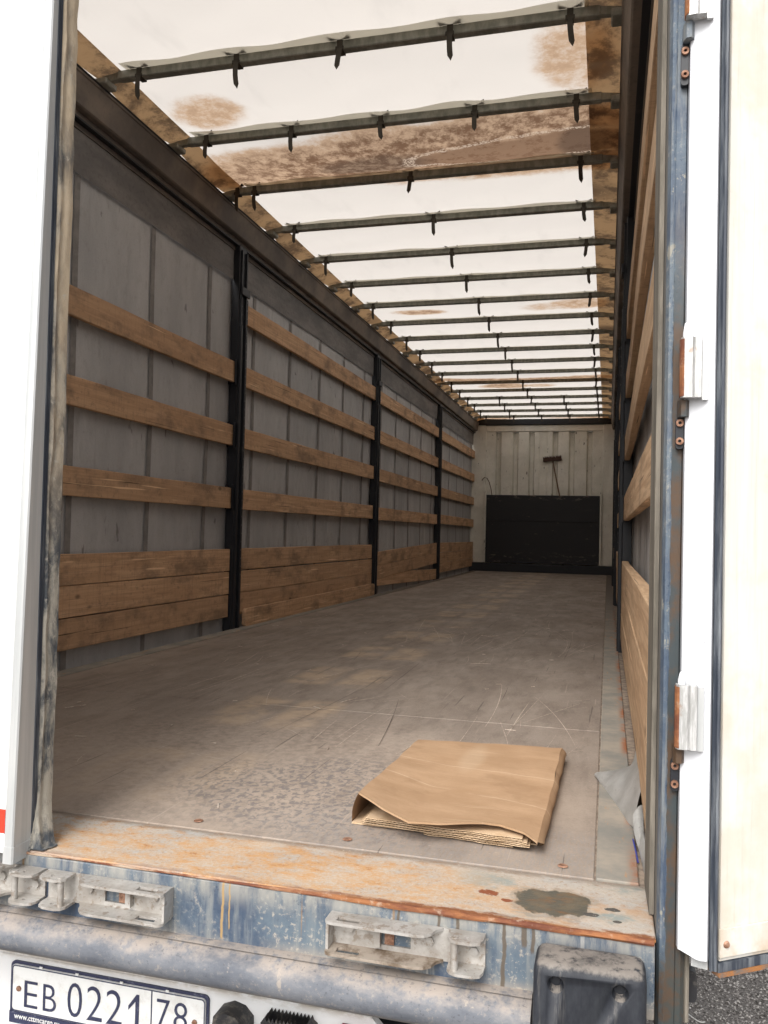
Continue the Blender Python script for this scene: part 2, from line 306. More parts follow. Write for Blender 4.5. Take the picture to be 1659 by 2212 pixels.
dk = n.mul(n.st(n.ma('ADD', up, n.ma('MULTIPLY', n.ma('SUBTRACT', a, .5), 2.2)), .35, 1.15), .8); c = n.mix(n.mul(dk, n.st(f, .3, .55)), c, (.32, .27, .225))
c = n.mix(n.mul(n.st(n.noise(p, 17, 6, .7, .7), .62, .67), .7), c, (.32, .275, .23)); c = n.mix(n.mul(n.st(o[2], -.172, -.19), .8), c, (.16, .135, .105))
ck = n.noise(p, 110, 4, .75); c = n.mix(n.mul(n.st(ck, .55, .66), n.st(a, .35, .6), .45), c, (.30, .265, .225)); c = n.mix(n.mul(n.st(ck, .42, .32), .6), c, (.05, .055, .066)); M['roll'] = n.done(c, .62, 0, .4, n.bump(n.ma('ADD', a, n.ma('MULTIPLY', f, .5)), .3, .005))
n = N('galvanised'); p = n.pos; a = n.noise(p, 14, 6, .7); f = n.noise(p, 55, 4, .7)
c = n.mix(n.st(a, .36, .68), (.34, .315, .285), (.52, .505, .48)); c = n.mix(n.mul(n.st(f, .52, .64), .7), c, (.25, .20, .155)); c = n.mix(n.mul(n.st(n.noise(p, 9, 5, .6), .54, .7), .5), c, (.25, .19, .135))
M['galv'] = n.done(c, .5, .45, .45, n.bump(f, .25, .002))
n = N('galvanised_mud'); a = n.noise(n.pos, 22, 5, .7); M['galv_mud'] = n.done(n.mix(n.st(a, .34, .6), (.115, .08, .052), (.30, .255, .21)), .75, .1, .3)
n = N('bolt_rust'); a = n.noise(n.pos, 60, 4, .7); M['bolt'] = n.done(n.mix(n.st(a, .36, .66), (.16, .075, .045), (.40, .235, .16)), .7, .3)
n = N('buffer_rubber'); p = n.pos; o = n.xyz(); a = n.noise(n.map(p, (1, 1, .4)), 14, 7, .72); f = n.noise(p, 50, 4, .7)
c = n.mix(n.st(a, .40, .72), (.012, .014, .020), (.036, .040, .047)); up = n.xyz(n.nd('ShaderNodeNewGeometry').outputs['Normal'])[2]
dk = n.st(n.ma('ADD', up, n.ma('MULTIPLY', n.ma('SUBTRACT', a, .5), 1.6)), .55, 1.05); c = n.mix(n.mul(dk, n.st(f, .3, .52), .8), c, (.26, .23, .20))
c = n.mix(n.mul(n.st(n.noise(n.map(p, (9, 9, .8)), 5, 5, .7), .56, .72), .4), c, (.18, .17, .155))
M['rubber_block'] = n.done(c, .6, 0, .35, n.bump(a, .3, .004))

# ---- doors
n = N('door_white'); a = n.noise(n.pos, 4, 6, .65); M['white'] = n.done(n.mix(n.mul(n.st(a, .5, .8), .3), (.80, .80, .80), (.72, .71, .69)), .35, 0, .45)
n = N('door_alu'); a = n.noise(n.map(n.pos, (20, 20, 1)), 3, 5, .65); M['alu'] = n.done(n.mix(n.st(a, .35, .7), (.46, .475, .475), (.56, .565, .56)), .45, .35, .4)
n = N('door_alu_white'); a = n.noise(n.map(n.pos, (8, 8, 2)), 6, 6, .7); b = n.noise(n.map(n.pos, (30, 30, 8)), 3, 3, .6)
c = n.mix(n.mul(n.st(a, .5, .75), .35), (.64, .655, .685), (.47, .48, .50)); M['profile'] = n.done(n.mix(n.mul(n.st(b, .70, .74), .7), c, (.22, .22, .24)), .35, .0, .5)
n = N('hinge_leaf'); a = n.noise(n.map(n.pos, (30, 30, 4)), 5, 6, .7); b = n.noise(n.pos, 40, 5, .7); c = n.mix(n.st(a, .4, .62), (.36, .36, .35), (.56, .56, .555)); M['leaf'] = n.done(n.mix(n.mul(n.st(b, .58, .68), .6), c, (.27, .17, .1)), .4, .3, .5)
n = N('seal_rubber'); p = n.pos; a = n.noise(n.map(p, (1, 1, .45)), 17, 7, .72, .3); f = n.noise(p, 55, 5, .7)
c = n.mix(n.st(a, .42, .62), (.05, .058, .068), (.34, .315, .265)); o = n.xyz()
c = n.mix(n.mul(n.st(o[2], .55, 1.0), n.st(n.noise(n.map(p, (1, 1, .3)), 9, 5, .65), .36, .58), .8), c, (.50, .40, .28)); c = n.mix(n.mul(n.st(f, .58, .68), .6), c, (.42, .39, .33))
M['seal'] = n.done(c, .75, 0, .3, n.bump(n.ma('ADD', a, n.ma('MULTIPLY', f, .4)), .5, .006))
n = N('gasket_dark'); p = n.pos; a = n.noise(n.map(p, (18, 18, 1.2)), 3, 6, .7); M['gasket'] = n.done(n.mix(n.st(a, .42, .72), (.034, .042, .058), (.19, .205, .22)), .55, 0, .4, n.bump(a, .2, .003))
n = N('door_ply'); p = n.pos; o = n.xyz(); a = n.noise(n.map(p, (9, 9, .55)), 3.2, 6, .68); b = n.noise(n.map(p, (24, 24, .8)), 4, 5, .7); f = n.noise(p, 7, 6, .65)
c = n.mix(n.st(a, .36, .7), (.60, .58, .53), (.66, .65, .61)); c = n.mix(n.mul(n.st(f, .46, .66), .55), c, (.58, .49, .385)); c = n.mix(n.mul(n.st(b, .54, .70), .35), c, (.47, .41, .33))
c = n.mix(n.mul(n.st(o[2], .1, -.02), n.st(f, .38, .6), .8), c, (.50, .40, .29))
M['door_ply'] = n.done(c, .6, 0, .3, n.bump(b, .1, .002))
n = N('rusty_edge'); a = n.noise(n.pos, 25, 6, .7); M['rust_edge'] = n.done(n.mix(n.st(a, .4, .62), (.12, .115, .11), (.30, .13, .045)), .8, 0, .3)
n = N('red_reflective'); a = n.noise(n.pos, 300, 1, .5); M['red'] = n.done(n.mix(a, (.75, .035, .02), (.85, .06, .03)), .35)

# ---- front wall
n = N('bulkhead_cream'); p = n.pos; a = n.noise(p, 3, 6, .68); b = n.noise(n.map(p, (4, 1, 1)), 9, 6, .7); f = n.noise(n.map(p, (2.5, 1, 1.0)), 8, 3, .6)
c = n.mix(n.st(a, .34, .68), (.62, .60, .525), (.76, .735, .66)); c = n.mix(n.mul(n.st(b, .58, .72), .45), c, (.26, .225, .18)); c = n.mix(n.mul(n.st(f, .68, .71), .85), c, (.06, .045, .035))
M['cream'] = n.done(c, .6, 0, .35, n.bump(a, .15, .005))
n = N('film_board'); p = n.pos; a = n.noise(n.map(p, (1, 1, 2)), 5, 6, .7); f = n.noise(n.map(p, (1, 1, 6)), 6, 4, .6)
c = n.mix(n.mul(n.st(a, .55, .75), .5), (.011, .0105, .013), (.034, .028, .027)); c = n.mix(n.mul(n.st(f, .69, .73), .6), c, (.20, .15, .12)); zz = n.xyz()[2]; sf = n.noise(n.map(p, (1, 1, 3)), 8, 5, .7); c = n.mix(n.mul(n.st(sf, .55, .66), n.ma('MAXIMUM', n.st(zz, 1.27, 1.38), n.mul(n.st(zz, .42, .25), .6)), .6), c, (.30, .24, .19)); M['board'] = n.done(c, .45, 0, .4)
n = N('broom_head'); a = n.noise(n.pos, 60, 4, .7); M['bristle'] = n.done(n.mix(a, (.035, .018, .014), (.09, .045, .03)), .9)
n = N('broom_handle'); a = n.noise(n.map(n.pos, (40, 40, 3)), 2, 4, .6); M['handle'] = n.done(n.mix(a, (.10, .06, .035), (.22, .135, .08)), .7)

# ---- cargo leftovers, plate, ground
n = N('cardboard'); p = n.pos; a = n.noise(n.map(p, (1, 2.2, 1)), 5, 6, .65); b = n.noise(n.map(p, (1.2, 22, 1), (0, 0, .05)), 3, 4, .6); f = n.noise(p, 130, 3, .6)
c = n.mix(n.st(a, .34, .7), (.35, .225, .132), (.43, .288, .178)); c = n.mix(n.mul(n.st(b, .60, .70), .35), c, (.58, .43, .29)); c = n.mix(n.mul(n.st(f, .5, .7), .25), c, (.31, .195, .11))
c = n.mix(n.mul(n.blob((.80, .62, 0), (.03, .13, None), a, .6, .9), .2), c, (.60, .49, .36))
cx = n.xyz(); cr1 = n.st(n.ma('ABSOLUTE', n.ma('SUBTRACT', n.ma('ADD', cx[1], n.ma('MULTIPLY', cx[0], .10)), .60)), .004, .0008); cr2 = n.st(n.ma('ABSOLUTE', n.ma('SUBTRACT', n.ma('ADD', cx[1], n.ma('MULTIPLY', cx[0], .22)), .50)), .005, .001); c = n.mix(n.mul(n.ma('MAXIMUM', cr1, cr2), n.st(a, .4, .55), .5), c, (.58, .44, .31)); st_ = n.noise(p, 9, 4, .6); c = n.mix(n.mul(n.st(st_, .56, .68), .4), c, (.28, .175, .10)); M['card'] = n.done(c, .85, 0, .2, n.bump(n.ma('ADD', b, n.ma('MULTIPLY', a, 1.5)), .2, .003))
n = N('cardboard_inner'); a = n.noise(n.pos, 20, 5, .65); M['card_in'] = n.done(n.mix(n.st(a, .35, .7), (.50, .355, .22), (.64, .485, .33)), .85, 0, .2)
n = N('cardboard_flute'); M['card_fl'] = n.done((.20, .115, .06), .9, 0, .1)
n = N('pvc_sheet'); a = n.noise(n.pos, 11, 6, .7); f = n.noise(n.pos, 44, 4, .7)
c = n.mix(n.st(a, .36, .68), (.27, .265, .25), (.38, .375, .36)); c = n.mix(n.mul(n.st(f, .60, .68), .6), c, (.13, .12, .11)); M['pvc'] = n.done(c, .3, 0, .5, n.bump(a, .25, .008))
n = N('plate_white'); a = n.noise(n.pos, 22, 6, .72); M['plate'] = n.done(n.mix(n.mul(n.st(a, .46, .68), .6), (.80, .81, .80), (.58, .56, .52)), .4)
n = N('plate_ink'); a = n.noise(n.pos, 80, 4, .7); M['ink'] = n.done(n.mix(n.mul(n.st(a, .55, .7), .5), (.035, .04, .085), (.2, .21, .27)), .5)
n = N('panel_white'); p = n.pos; o = n.xyz(); a = n.noise(n.map(p, (1, 1, 2)), 13, 6, .7)
c = n.mix(n.mul(n.st(o[2], -.42, -.385), n.st(a, .32, .56)), (.76, .765, .77), (.36, .31, .25)); M['panel_white'] = n.done(c, .4)
n = N('lamp_black'); a = n.noise(n.pos, 35, 5, .7); M['lamp_black'] = n.done(n.mix(n.st(a, .45, .7), (.022, .022, .025), (.15, .135, .115)), .5)
n = N('blue_plastic'); M['blue_plastic'] = n.done((.035, .05, .30), .4)
n = N('white_twine'); M['twine'] = n.done((.75, .74, .70), .7)
n = N('asphalt'); p = n.pos; a = n.noise(p, 1.4, 6, .7); f = n.noise(p, 90, 4, .7); v = n.voro(p, 95)
c = n.mix(n.st(f, .34, .68), (.15, .134, .12), (.40, .37, .34)); c = n.mix(n.mul(n.st(v, .32, .12), .55), c, (.42, .385, .35)); c = n.mix(n.mul(n.st(a, .45, .7), .5), c, (.22, .198, .178))
M['asphalt'] = n.done(c, .9, 0, .2, n.bump(n.ma('SUBTRACT', f, v), .6, .008))
n = N('stone'); M['stone'] = n.done(n.mix(n.st(n.noise(n.pos, 75, 2, .5), .38, .62), (.10, .09, .082), (.62, .58, .54)), .85)
n = N('tyre'); M['tyre'] = n.done((.022, .022, .023), .8)
n = N('glass_red'); M['lens'] = n.done((.22, .012, .01), .2)

# ------------------------------------------------------------------ mesh helper
class MB:
    def __init__(s): s.v = []; s.f = []
    def add(s, v, f):
        o = len(s.v); s.v += [tuple(q) for q in v]; s.f += [tuple(i+o for i in q) for q in f]; return s
    def box(s, x0, x1, y0, y1, z0, z1, b=0, seg=1):
        bm = bmesh.new(); bmesh.ops.create_cube(bm, size=1)
        for v in bm.verts: v.co = Vector(((x0+x1)/2+v.co.x*(x1-x0), (y0+y1)/2+v.co.y*(y1-y0), (z0+z1)/2+v.co.z*(z1-z0)))
        if b: bmesh.ops.bevel(bm, geom=bm.edges[:], offset=b, segments=seg, affect='EDGES', profile=.5)
        bm.verts.index_update(); s.add([v.co for v in bm.verts], [[v.index for v in f.verts] for f in bm.faces]); bm.free(); return s
    def tube(s, path, r, n=8, caps=True):
        P = [Vector(p) for p in path]; R = r if isinstance(r, (list, tuple)) else [r]*len(P); vs = []; fs = []
        ref = Vector((0, 0, 1)) if abs((P[-1]-P[0]).normalized().z) < .9 else Vector((1, 0, 0))
        for i, p in enumerate(P):
            t = (P[min(i+1, len(P)-1)]-P[max(i-1, 0)]).normalized(); a = t.cross(ref).normalized(); b = t.cross(a)
            for k in range(n):
                th = 2*math.pi*k/n; vs.append(p+(a*math.cos(th)+b*math.sin(th))*R[i])
        for i in range(len(P)-1):
            for k in range(n): fs.append((i*n+k, i*n+(k+1) % n, (i+1)*n+(k+1) % n, (i+1)*n+k))
        if caps: fs.append(tuple(range(n))[::-1]); fs.append(tuple((len(P)-1)*n+k for k in range(n)))
        return s.add(vs, fs)
    def prism(s, outer, axis, a, b, holes=()):
        # polygon in the plane normal to axis (x: y,z / y: x,z / z: x,y), extruded a..b, holes cut through
        def P(q, h): return {'x': (h, q[0], q[1]), 'y': (q[0], h, q[1]), 'z': (q[0], q[1], h)}[axis]
        loops = [outer]+list(holes); flat = [q for l in loops for q in l]; m = len(flat)
        tri = tessellate_polygon([[Vector((q[0], q[1], 0)) for q in l] for l in loops])
        vs = [P(q, a) for q in flat]+[P(q, b) for q in flat]; fs = []
        if not holes and len(outer) > 2 and convex(outer): tri = [tuple(range(m))]
        for t in tri: fs.append(tuple(t)[::-1]); fs.append(tuple(i+m for i in t))
        o = 0
        for l in loops:
            k = len(l)
            for i in range(k): fs.append((o+i, o+(i+1) % k, m+o+(i+1) % k, m+o+i))
            o += k
        return s.add(vs, fs)
    def grid(s, fn, nu, nv):
        vs = [fn(i/nu, j/nv) for j in range(nv+1) for i in range(nu+1)]
        fs = [(j*(nu+1)+i, j*(nu+1)+i+1, (j+1)*(nu+1)+i+1, (j+1)*(nu+1)+i) for j in range(nv) for i in range(nu)]
        return s.add(vs, fs)
    def mesh(s, name, mat, smooth=False):
        me = bpy.data.meshes.new(name); me.from_pydata(s.v, [], s.f); me.validate()
        bm = bmesh.new(); bm.from_mesh(me); bmesh.ops.recalc_face_normals(bm, faces=bm.faces); bm.to_mesh(me); bm.free()
        if smooth:
            for p in me.polygons: p.use_smooth = True
            me.set_sharp_from_angle(angle=math.radians(38))
        me.materials.append(mat if not isinstance(mat, str) else M[mat]); return me
    def build(s, name, mat, parent=None, smooth=False, label=None, kind=None):
        return link(name, s.mesh(name, mat, smooth), parent, label=label, kind=kind)
def convex(l):
    sg = 0
    for i in range(len(l)):
        a, b, c = l[i], l[(i+1) % len(l)], l[(i+2) % len(l)]
        k = (b[0]-a[0])*(c[1]-b[1])-(b[1]-a[1])*(c[0]-b[0])
        if abs(k) < 1e-12: continue
        if sg == 0: sg = k
        elif sg*k < 0: return False
    return True
def link(name, me, parent=None, loc=None, label=None, kind=None, rot=None):
    o = bpy.data.objects.new(name, me); COL.objects.link(o)
    if parent is not None:
        o.parent = parent
        if parent.parent is None: o.matrix_parent_inverse = Matrix.Translation(-parent.location)
    if loc is not None: o.location = loc
    if rot is not None: o.rotation_euler = rot
    if label: o['label'] = label
    if kind: o['kind'] = kind
    return o
def thing(name, label, cat, loc=(0, 0, 0)):
    o = bpy.data.objects.new(name, None); COL.objects.link(o); o.location = loc; o.empty_display_size = .2
    o['label'] = label; o['category'] = cat; return o
def tag(o, label, cat, group=None):
    o['label'] = label; o['category'] = cat
    if group: o['group'] = group
    return o
def rrect(x0, x1, y0, y1, r, n=4):
    pts = []
    for cx, cy, a0 in ((x1-r, y1-r, 0), (x0+r, y1-r, 90), (x0+r, y0+r, 180), (x1-r, y0+r, 270)):
        for k in range(n+1):
            t = math.radians(a0+90*k/n); pts.append((cx+r*math.cos(t), cy+r*math.sin(t)))
    return pts
def circ(cx, cy, r, n=12): return [(cx+r*math.cos(2*math.pi*k/n), cy+r*math.sin(2*math.pi*k/n)) for k in range(n)]
def nz(x, y, z=0): return mnoise.noise(Vector((x, y, z)))
def interp(tab, s):
    for (a, A), (b, B) in zip(tab, tab[1:]):
        if s <= b: t = (s-a)/(b-a); return [p+(q-p)*t for p, q in zip(A, B)]
    return list(tab[-1][1])

# ------------------------------------------------------------------ ground
g = MB(); g.add([(-400, -400, -1.2), (400, -400, -1.2), (400, 400, -1.2), (-400, 400, -1.2)], [(0, 1, 2, 3)])
o = g.build('ground', 'asphalt', kind='structure')
random.seed(5); g = MB()
for i in range(9000):
    x, y = (random.uniform(1.25, 2.15), random.uniform(1.5, 2.7)) if i < 6500 else (random.uniform(.9, 2.9), random.uniform(.6, 5))
    r = random.uniform(.003, .0068) if random.random() < .94 else random.uniform(.007, .013)
    vs = []
    for d in ((1, 0, 0), (-1, 0, 0), (0, 1, 0), (0, -1, 0), (0, 0, .8), (0, 0, -.5)):
        k = r*random.uniform(.6, 1.25); vs.append((x+d[0]*k, y+d[1]*k, -1.2+r*.3+d[2]*k))
    g.add(vs, [(0, 2, 4), (2, 1, 4), (1, 3, 4), (3, 0, 4), (2, 0, 5), (1, 2, 5), (3, 1, 5), (0, 3, 5)])
o = g.build('gravel', 'stone', kind='stuff'); o['label'] = 'loose pale gravel chips scattered on the dark asphalt'; o['category'] = 'gravel'

# ------------------------------------------------------------------ the trailer
T = thing('semi_trailer', 'curtain-sided cargo trailer seen from behind, left door shut, right door swung open', 'trailer', (0, 6.7, -1.2))
L = 13.6; BOWS = [1.705+.665*k for k in range(-2, 18)]

# floor: base plate, side rims, tracks, plywood sheets
fl = MB().box(-1.24, 1.24, .012, L-.05, -.06, -.004).build('floor', 'seam', T, label='dusty brown plywood floor running the length of the hold')
y = .012; k = 0; random.seed(3)
while y < L-.2:
    y1 = min(1.272+1.25*k, L-.12)
    dz = random.uniform(-.0012, .0012)
    MB().box(-1.131, 1.131, y+.002, y1-.003, -.021, dz, .0015).build('floor_panel', 'floor', fl); y = y1; k += 1
for sx in (-1, 1):
    a, b = sorted((sx*1.1345, sx*1.214)); MB().box(a, b, .008, L-.12, -.021, .0035, .002).build('floor_rim', 'rim', fl)
# drag marks scored into the ply
random.seed(31); sc_ = MB(); sc2 = MB()
def mark(m, x, y_, ang, ln, wd, bend):
    N_ = max(3, int(ln/.05)); vs = []
    for i in range(N_+1):
        t = i/N_; a_ = ang+bend*t; x += math.sin(a_)*ln/N_; y_ += math.cos(a_)*ln/N_; w_ = wd*(.35+.65*math.sin(math.pi*min(1, max(0, t))))*random.uniform(.6, 1.2)
        if abs(x) > 1.11 or y_ < .03: break
        vs += [(x-w_*math.cos(a_), y_+w_*math.sin(a_), .0020), (x+w_*math.cos(a_), y_-w_*math.sin(a_), .0020)]
    if len(vs) >= 4: m.add(vs, [(2*i, 2*i+1, 2*i+3, 2*i+2) for i in range(len(vs)//2-1)])
for i in range(58):
    cx, cy, ang = random.uniform(-1, 1.05), random.uniform(.2, 4.2), random.gauss(.12, .28)
    for q in range(random.choice((1, 1, 2, 4))):
        mark(sc_, cx+random.uniform(-.1, .1), cy+random.uniform(-.1, .1), ang+random.gauss(0, .06), random.uniform(.10, .95), random.uniform(.0007, .0019), random.gauss(0, .12))
for i in range(22): mark(sc_, random.uniform(-1, 1), random.uniform(.3, 3.5), random.uniform(-1.6, 1.6), random.uniform(.08, .35), random.uniform(.0006, .0012), random.gauss(0, .25))
for i in range(16): mark(sc2, random.uniform(-1, 1), random.uniform(.3, 6), random.gauss(0, .2), random.uniform(.2, 1.2), random.uniform(.0006, .0016), random.gauss(0, .1))
sc_.build('pale_scratches', 'scratch', fl, kind='stuff'); sc2.build('dark_scratches', 'scratch_dark', fl, kind='stuff')
for x in (.27, .62, 1.07, -.4, -.9):
    MB().tube([(x, .055, .0012), (x, .055, .0030)], [.011, .008], 9).build('floor_screw', 'bolt', fl)
# perforated track outside the right rim (slots are real holes)
for sx in (-1, 1):
    holes = []
    if sx == 1:
        yy = .1
        while yy < 5.2: holes.append([(1.2265, yy), (1.2335, yy-.012), (1.2335, yy+.014), (1.2265, yy+.026)]); yy += .085
    a, b = sorted((sx*1.218, sx*1.246))
    MB().prism([(a, .02), (b, .02), (b, L-.12), (a, L-.12)], 'z', -.018, -.012, holes).build('lashing_track', 'track', fl)
    MB().box(a, b, .02, L-.12, -.0215, -.0195).build('track_bed', 'black', fl)

# side curtains with their sewn strips
def curtain(sx):
    X = sx*1.288
    def fn(u, v):
        yy = .03+u*(L-.1); z = -.03+v*2.36
        return (X+sx*(.012*nz(yy*.7, z*1.1, sx*9)+.006*nz(yy*3.1, z*.5, 4)), yy, z)
    cu_ = MB().grid(fn, 130, 14).build('side_curtain', 'curtain', T, True, 'grey tarpaulin side curtain behind the wooden boards')
    def fb(u, v):
        yy = .03+u*(L-.1); z = 2.30+v*.27
        return (X-sx*.017+sx*.006*nz(yy*1.1, z*3, 2), yy, z)
    MB().grid(fb, 110, 4).build('curtain_band', 'curtain_band', cu_, True)
    for k in range(20):
        yy = .33+.681*k
        m = MB()
        for j in range(16):
            z0 = -.02+2.32*j/16; z1 = -.02+2.32*(j+1)/16
            xa = X-sx*.004+sx*(.012*nz(yy*.7, z0*1.1, sx*9)+.006*nz(yy*3.1, z0*.5, 4)); xb = X-sx*.004+sx*(.012*nz(yy*.7, z1*1.1, sx*9)+.006*nz(yy*3.1, z1*.5, 4))
            m.add([(xa-sx*.002, yy-.022, z0), (xa-sx*.002, yy+.022, z0), (xb-sx*.002, yy+.022, z1), (xb-sx*.002, yy-.022, z1)], [(0, 1, 2, 3)])
        m.build('curtain_strip', 'strip', cu_, True)
curtain(-1); curtain(1)

# roof rails
for sx in (-1, 1):
    prof = [(-1.165, 2.70), (-1.165, 2.688), (-1.172, 2.684), (-1.196, 2.566), (-1.204, 2.560), (-1.235, 2.560), (-1.235, 2.535), (-1.262, 2.535), (-1.262, 2.50), (-1.30, 2.50), (-1.30, 2.735), (-1.20, 2.735)]
    if sx == 1: prof = [(-a, b) for a, b in prof][::-1]
    r = MB().prism(prof, 'y', -.19, L).build('roof_rail', 'rail', T)
    a, b = sorted((sx*1.232, sx*1.262)); MB().box(a, b, 0, L-.05, 2.525, 2.534).build('curtain_track', 'black', r)
    if sx == -1: MB().tube([(-1.168, y_, 2.703+.004*nz(y_*3, 1)) for y_ in [i*.1 for i in range(0, 136)]], .007, 6).build('roof_cable', 'black', r)

# roof bows with strap loops
def strap_mesh(seed):
    random.seed(seed); m = MB(); ln = random.uniform(.085, .125); sw = random.uniform(-.012, .014); wd = .0125
    for s in (-1, 1):                                    # sewn ears against the tarp
        m.prism([(s*.004, -.022), (s*.016, -.032), (s*.050, -.064), (s*.046, -.022)], 'z', .019, .0215)
    m.box(-wd, wd, -.0255, -.0225, -.024, .020); m.box(-wd, wd, .0225, .0255, -.024, .020); m.box(-wd, wd, -.0255, .0255, -.0265, -.0238)
    m.box(-wd-.006, wd+.006, -.0285, -.026, -.030, -.012, .002)
    N_ = 6; a = []
    for i in range(N_+1):
        t = i/N_; z = -.022-ln*t; yy = -.0285-.010*math.sin(t*2.4); x = sw*t*t; w_ = wd*.92 if t < .85 else wd*.92*(1-(t-.85)/.15*.95)
        a += [(x-w_, yy, z), (x+w_, yy, z), (x-w_, yy+.0025, z), (x+w_, yy+.0025, z)]
    f = []
    for i in range(N_):
        p_ = 4*i; q = p_+4; f += [(p_, p_+1, q+1, q), (p_+2, q+2, q+3, p_+3), (p_, q, q+2, p_+2), (p_+1, p_+3, q+3, q+1)]
    m.add(a, f); return m.mesh('strap', 'strap')
SM = [strap_mesh(s) for s in range(6)]
bm_ = MB(); bm_.box(-1.085, 1.085, -.022, .022, -.022, .018, .004)
for s in (-1, 1):
    bm_.prism([(s*1.08, -.019), (s*1.08, .015), (s*1.13, .008), (s*1.19, .000), (s*1.19, -.030), (s*1.13, -.022)], 'y', -.014, .014)
    bm_.box(min(s*1.125, s*1.2), max(s*1.125, s*1.2), -.045, .045, -.046, -.016, .006)
BM = bm_.mesh('roof_bow', 'bow')
for k, yb in enumerate(BOWS):
    o = link('roof_bow', BM, T, (0, yb, 2.75))
    j = k-2
    xs = [-.97, -.483, 0, .48, .967] if j < 2 or j >= 14 else ([-1.10, -.985, 0, .966] if j == 2 else [-.98, 0, .965])
    for i, x in enumerate(xs):
        link('strap', SM[(k*3+i*2) % 6], o, (x, 0, 0))
o = MB()
# roof tarpaulin
def bow_sag(y_):
    f = (y_-BOWS[0])/.665; k = math.floor(f); t = f-k; return math.sin(math.pi*t), k-2
def roof(u, v):
    x = -1.31+2.62*u; y_ = -.15+(L+.12)*v; s, k = bow_sag(y_)
    dp = {1: .055, 11: .05, 0: .012}.get(k, .014)
    z = 2.776-(max(0, abs(x)-1.19)*.33)-s*dp*max(0, 1-(x/1.19)**2)-.004*s*nz(x*5, y_*5, 2)-.003*s*abs(nz(x*11+y_*4, y_*2, 7))
    return (x, y_, z)
rt = MB().grid(roof, 48, 420).build('roof_tarpaulin', 'tarp', T, True, 'translucent white roof tarpaulin with brown water stains')
for k, yb in enumerate(BOWS):
    def hem(u, v, yb=yb, k=k):
        x = -1.04+2.08*u; e = .078+.010*math.sin(x*13+k)+.014*nz(x*4, k, 3); d = e*v
        s, kk = bow_sag(yb-d); return (x, yb-d, 2.7705-s*.012-.006*v)
    MB().grid(hem, 50, 2).build('bow_pocket', 'hem', rt, True)
for sx in (-1, 1):
    for k in range(len(BOWS)):
        ya = BOWS[k]-.001; yb2 = (BOWS[k+1] if k+1 < len(BOWS) else L)+.001
        def band(u, v, ya=ya, yb2=yb2, k=k, sx=sx):
            t = v; y_ = ya+(yb2-ya)*t; s = math.sin(math.pi*t); inn = 1.022 if sx == 1 else 1.068
            x = inn+(1.19-inn)*u; _, kk = bow_sag(y_); dp = {1: .055, 11: .05}.get(kk, .014)
            z = 2.772-s*dp*(1-(x/1.19)**2)-.004-(.045*u*u if sx == -1 else .02*u*u)*(.5+.5*s)-.010*u*nz(y_*9, sx*3+u, 1)
            return (sx*x, y_, z)
        MB().grid(band, 5, 14).build('edge_band', 'edge', rt, True)

# side posts with plank brackets
def post(sx, Y, rows):
    m = MB()
    def bx(x0, x1, *r, **k): a, b = sorted((sx*x0, sx*x1)); m.box(a, b, *r, **k)
    bx(1.225, 1.28, Y-.055, Y+.055, -.02, 2.535, b=.004); bx(1.205, 1.226, Y-.05, Y-.022, -.015, 2.0, b=.003); bx(1.205, 1.226, Y+.022, Y+.05, -.015, 2.0, b=.003)
    bx(1.212, 1.226, Y-.042, Y-.03, 2.0, 2.5); bx(1.212, 1.226, Y+.03, Y+.042, 2.0, 2.5)
    p_ = m.build('side_post', 'black', T)
    a, b = sorted((sx*1.198, sx*1.212)); MB().box(a, b, Y-.062, Y+.062, 2.20, 2.255, .003).build('post_clamp', 'black', p_)
    for s, zs in ((-1, rows[0]), (1, rows[1])):
        for z in zs:
            a, b = sorted((sx*1.222, sx*1.272)); y0, y1 = sorted((Y+s*.052, Y+s*.085))
            mm = MB().prism(rrect(y0, y1, z-.155, z+.012, .012, 3), 'x', a, a+.006)
            mm.prism(rrect(y0, y1, z-.155, z+.012, .012, 3), 'x', b-.006, b); mm.box(a, b, min(y0, y1) if s > 0 else y1-.008, (y0+.008) if s > 0 else y1, z-.15, z+.005); mm.build('plank_bracket', 'black', p_)
    st = MB()  # small grey dots stand in for highlights on the perforation edges
    for q in range(34):
        z = .35+q*.055; a, b = sorted((sx*1.2035, sx*1.208)); st.box(a, b, Y+.031, Y+.038, z, z+.008)
        st.box(*sorted((sx*1.2215, sx*1.227)), Y-.012, Y-.005, z+.02, z+.03)
    st.build('hole_glints', 'glint', p_)
LOW = [.083, .232, .381]
ROW_L1 = [1.617, 1.205, .797]; ROW_L = [2.045, 1.62, 1.205, .797]; ROW_R = [1.80, 1.455, 1.105, .752]
for k in range(1, 4):
    post(-1, 3.4*k, ([z+.14 for z in (ROW_L1 if k == 1 else ROW_L)], [z+.14 for z in ROW_L]))
    post(1, 3.4*k, ([z+.14 for z in ROW_R], [z+.14 for z in ROW_R]))

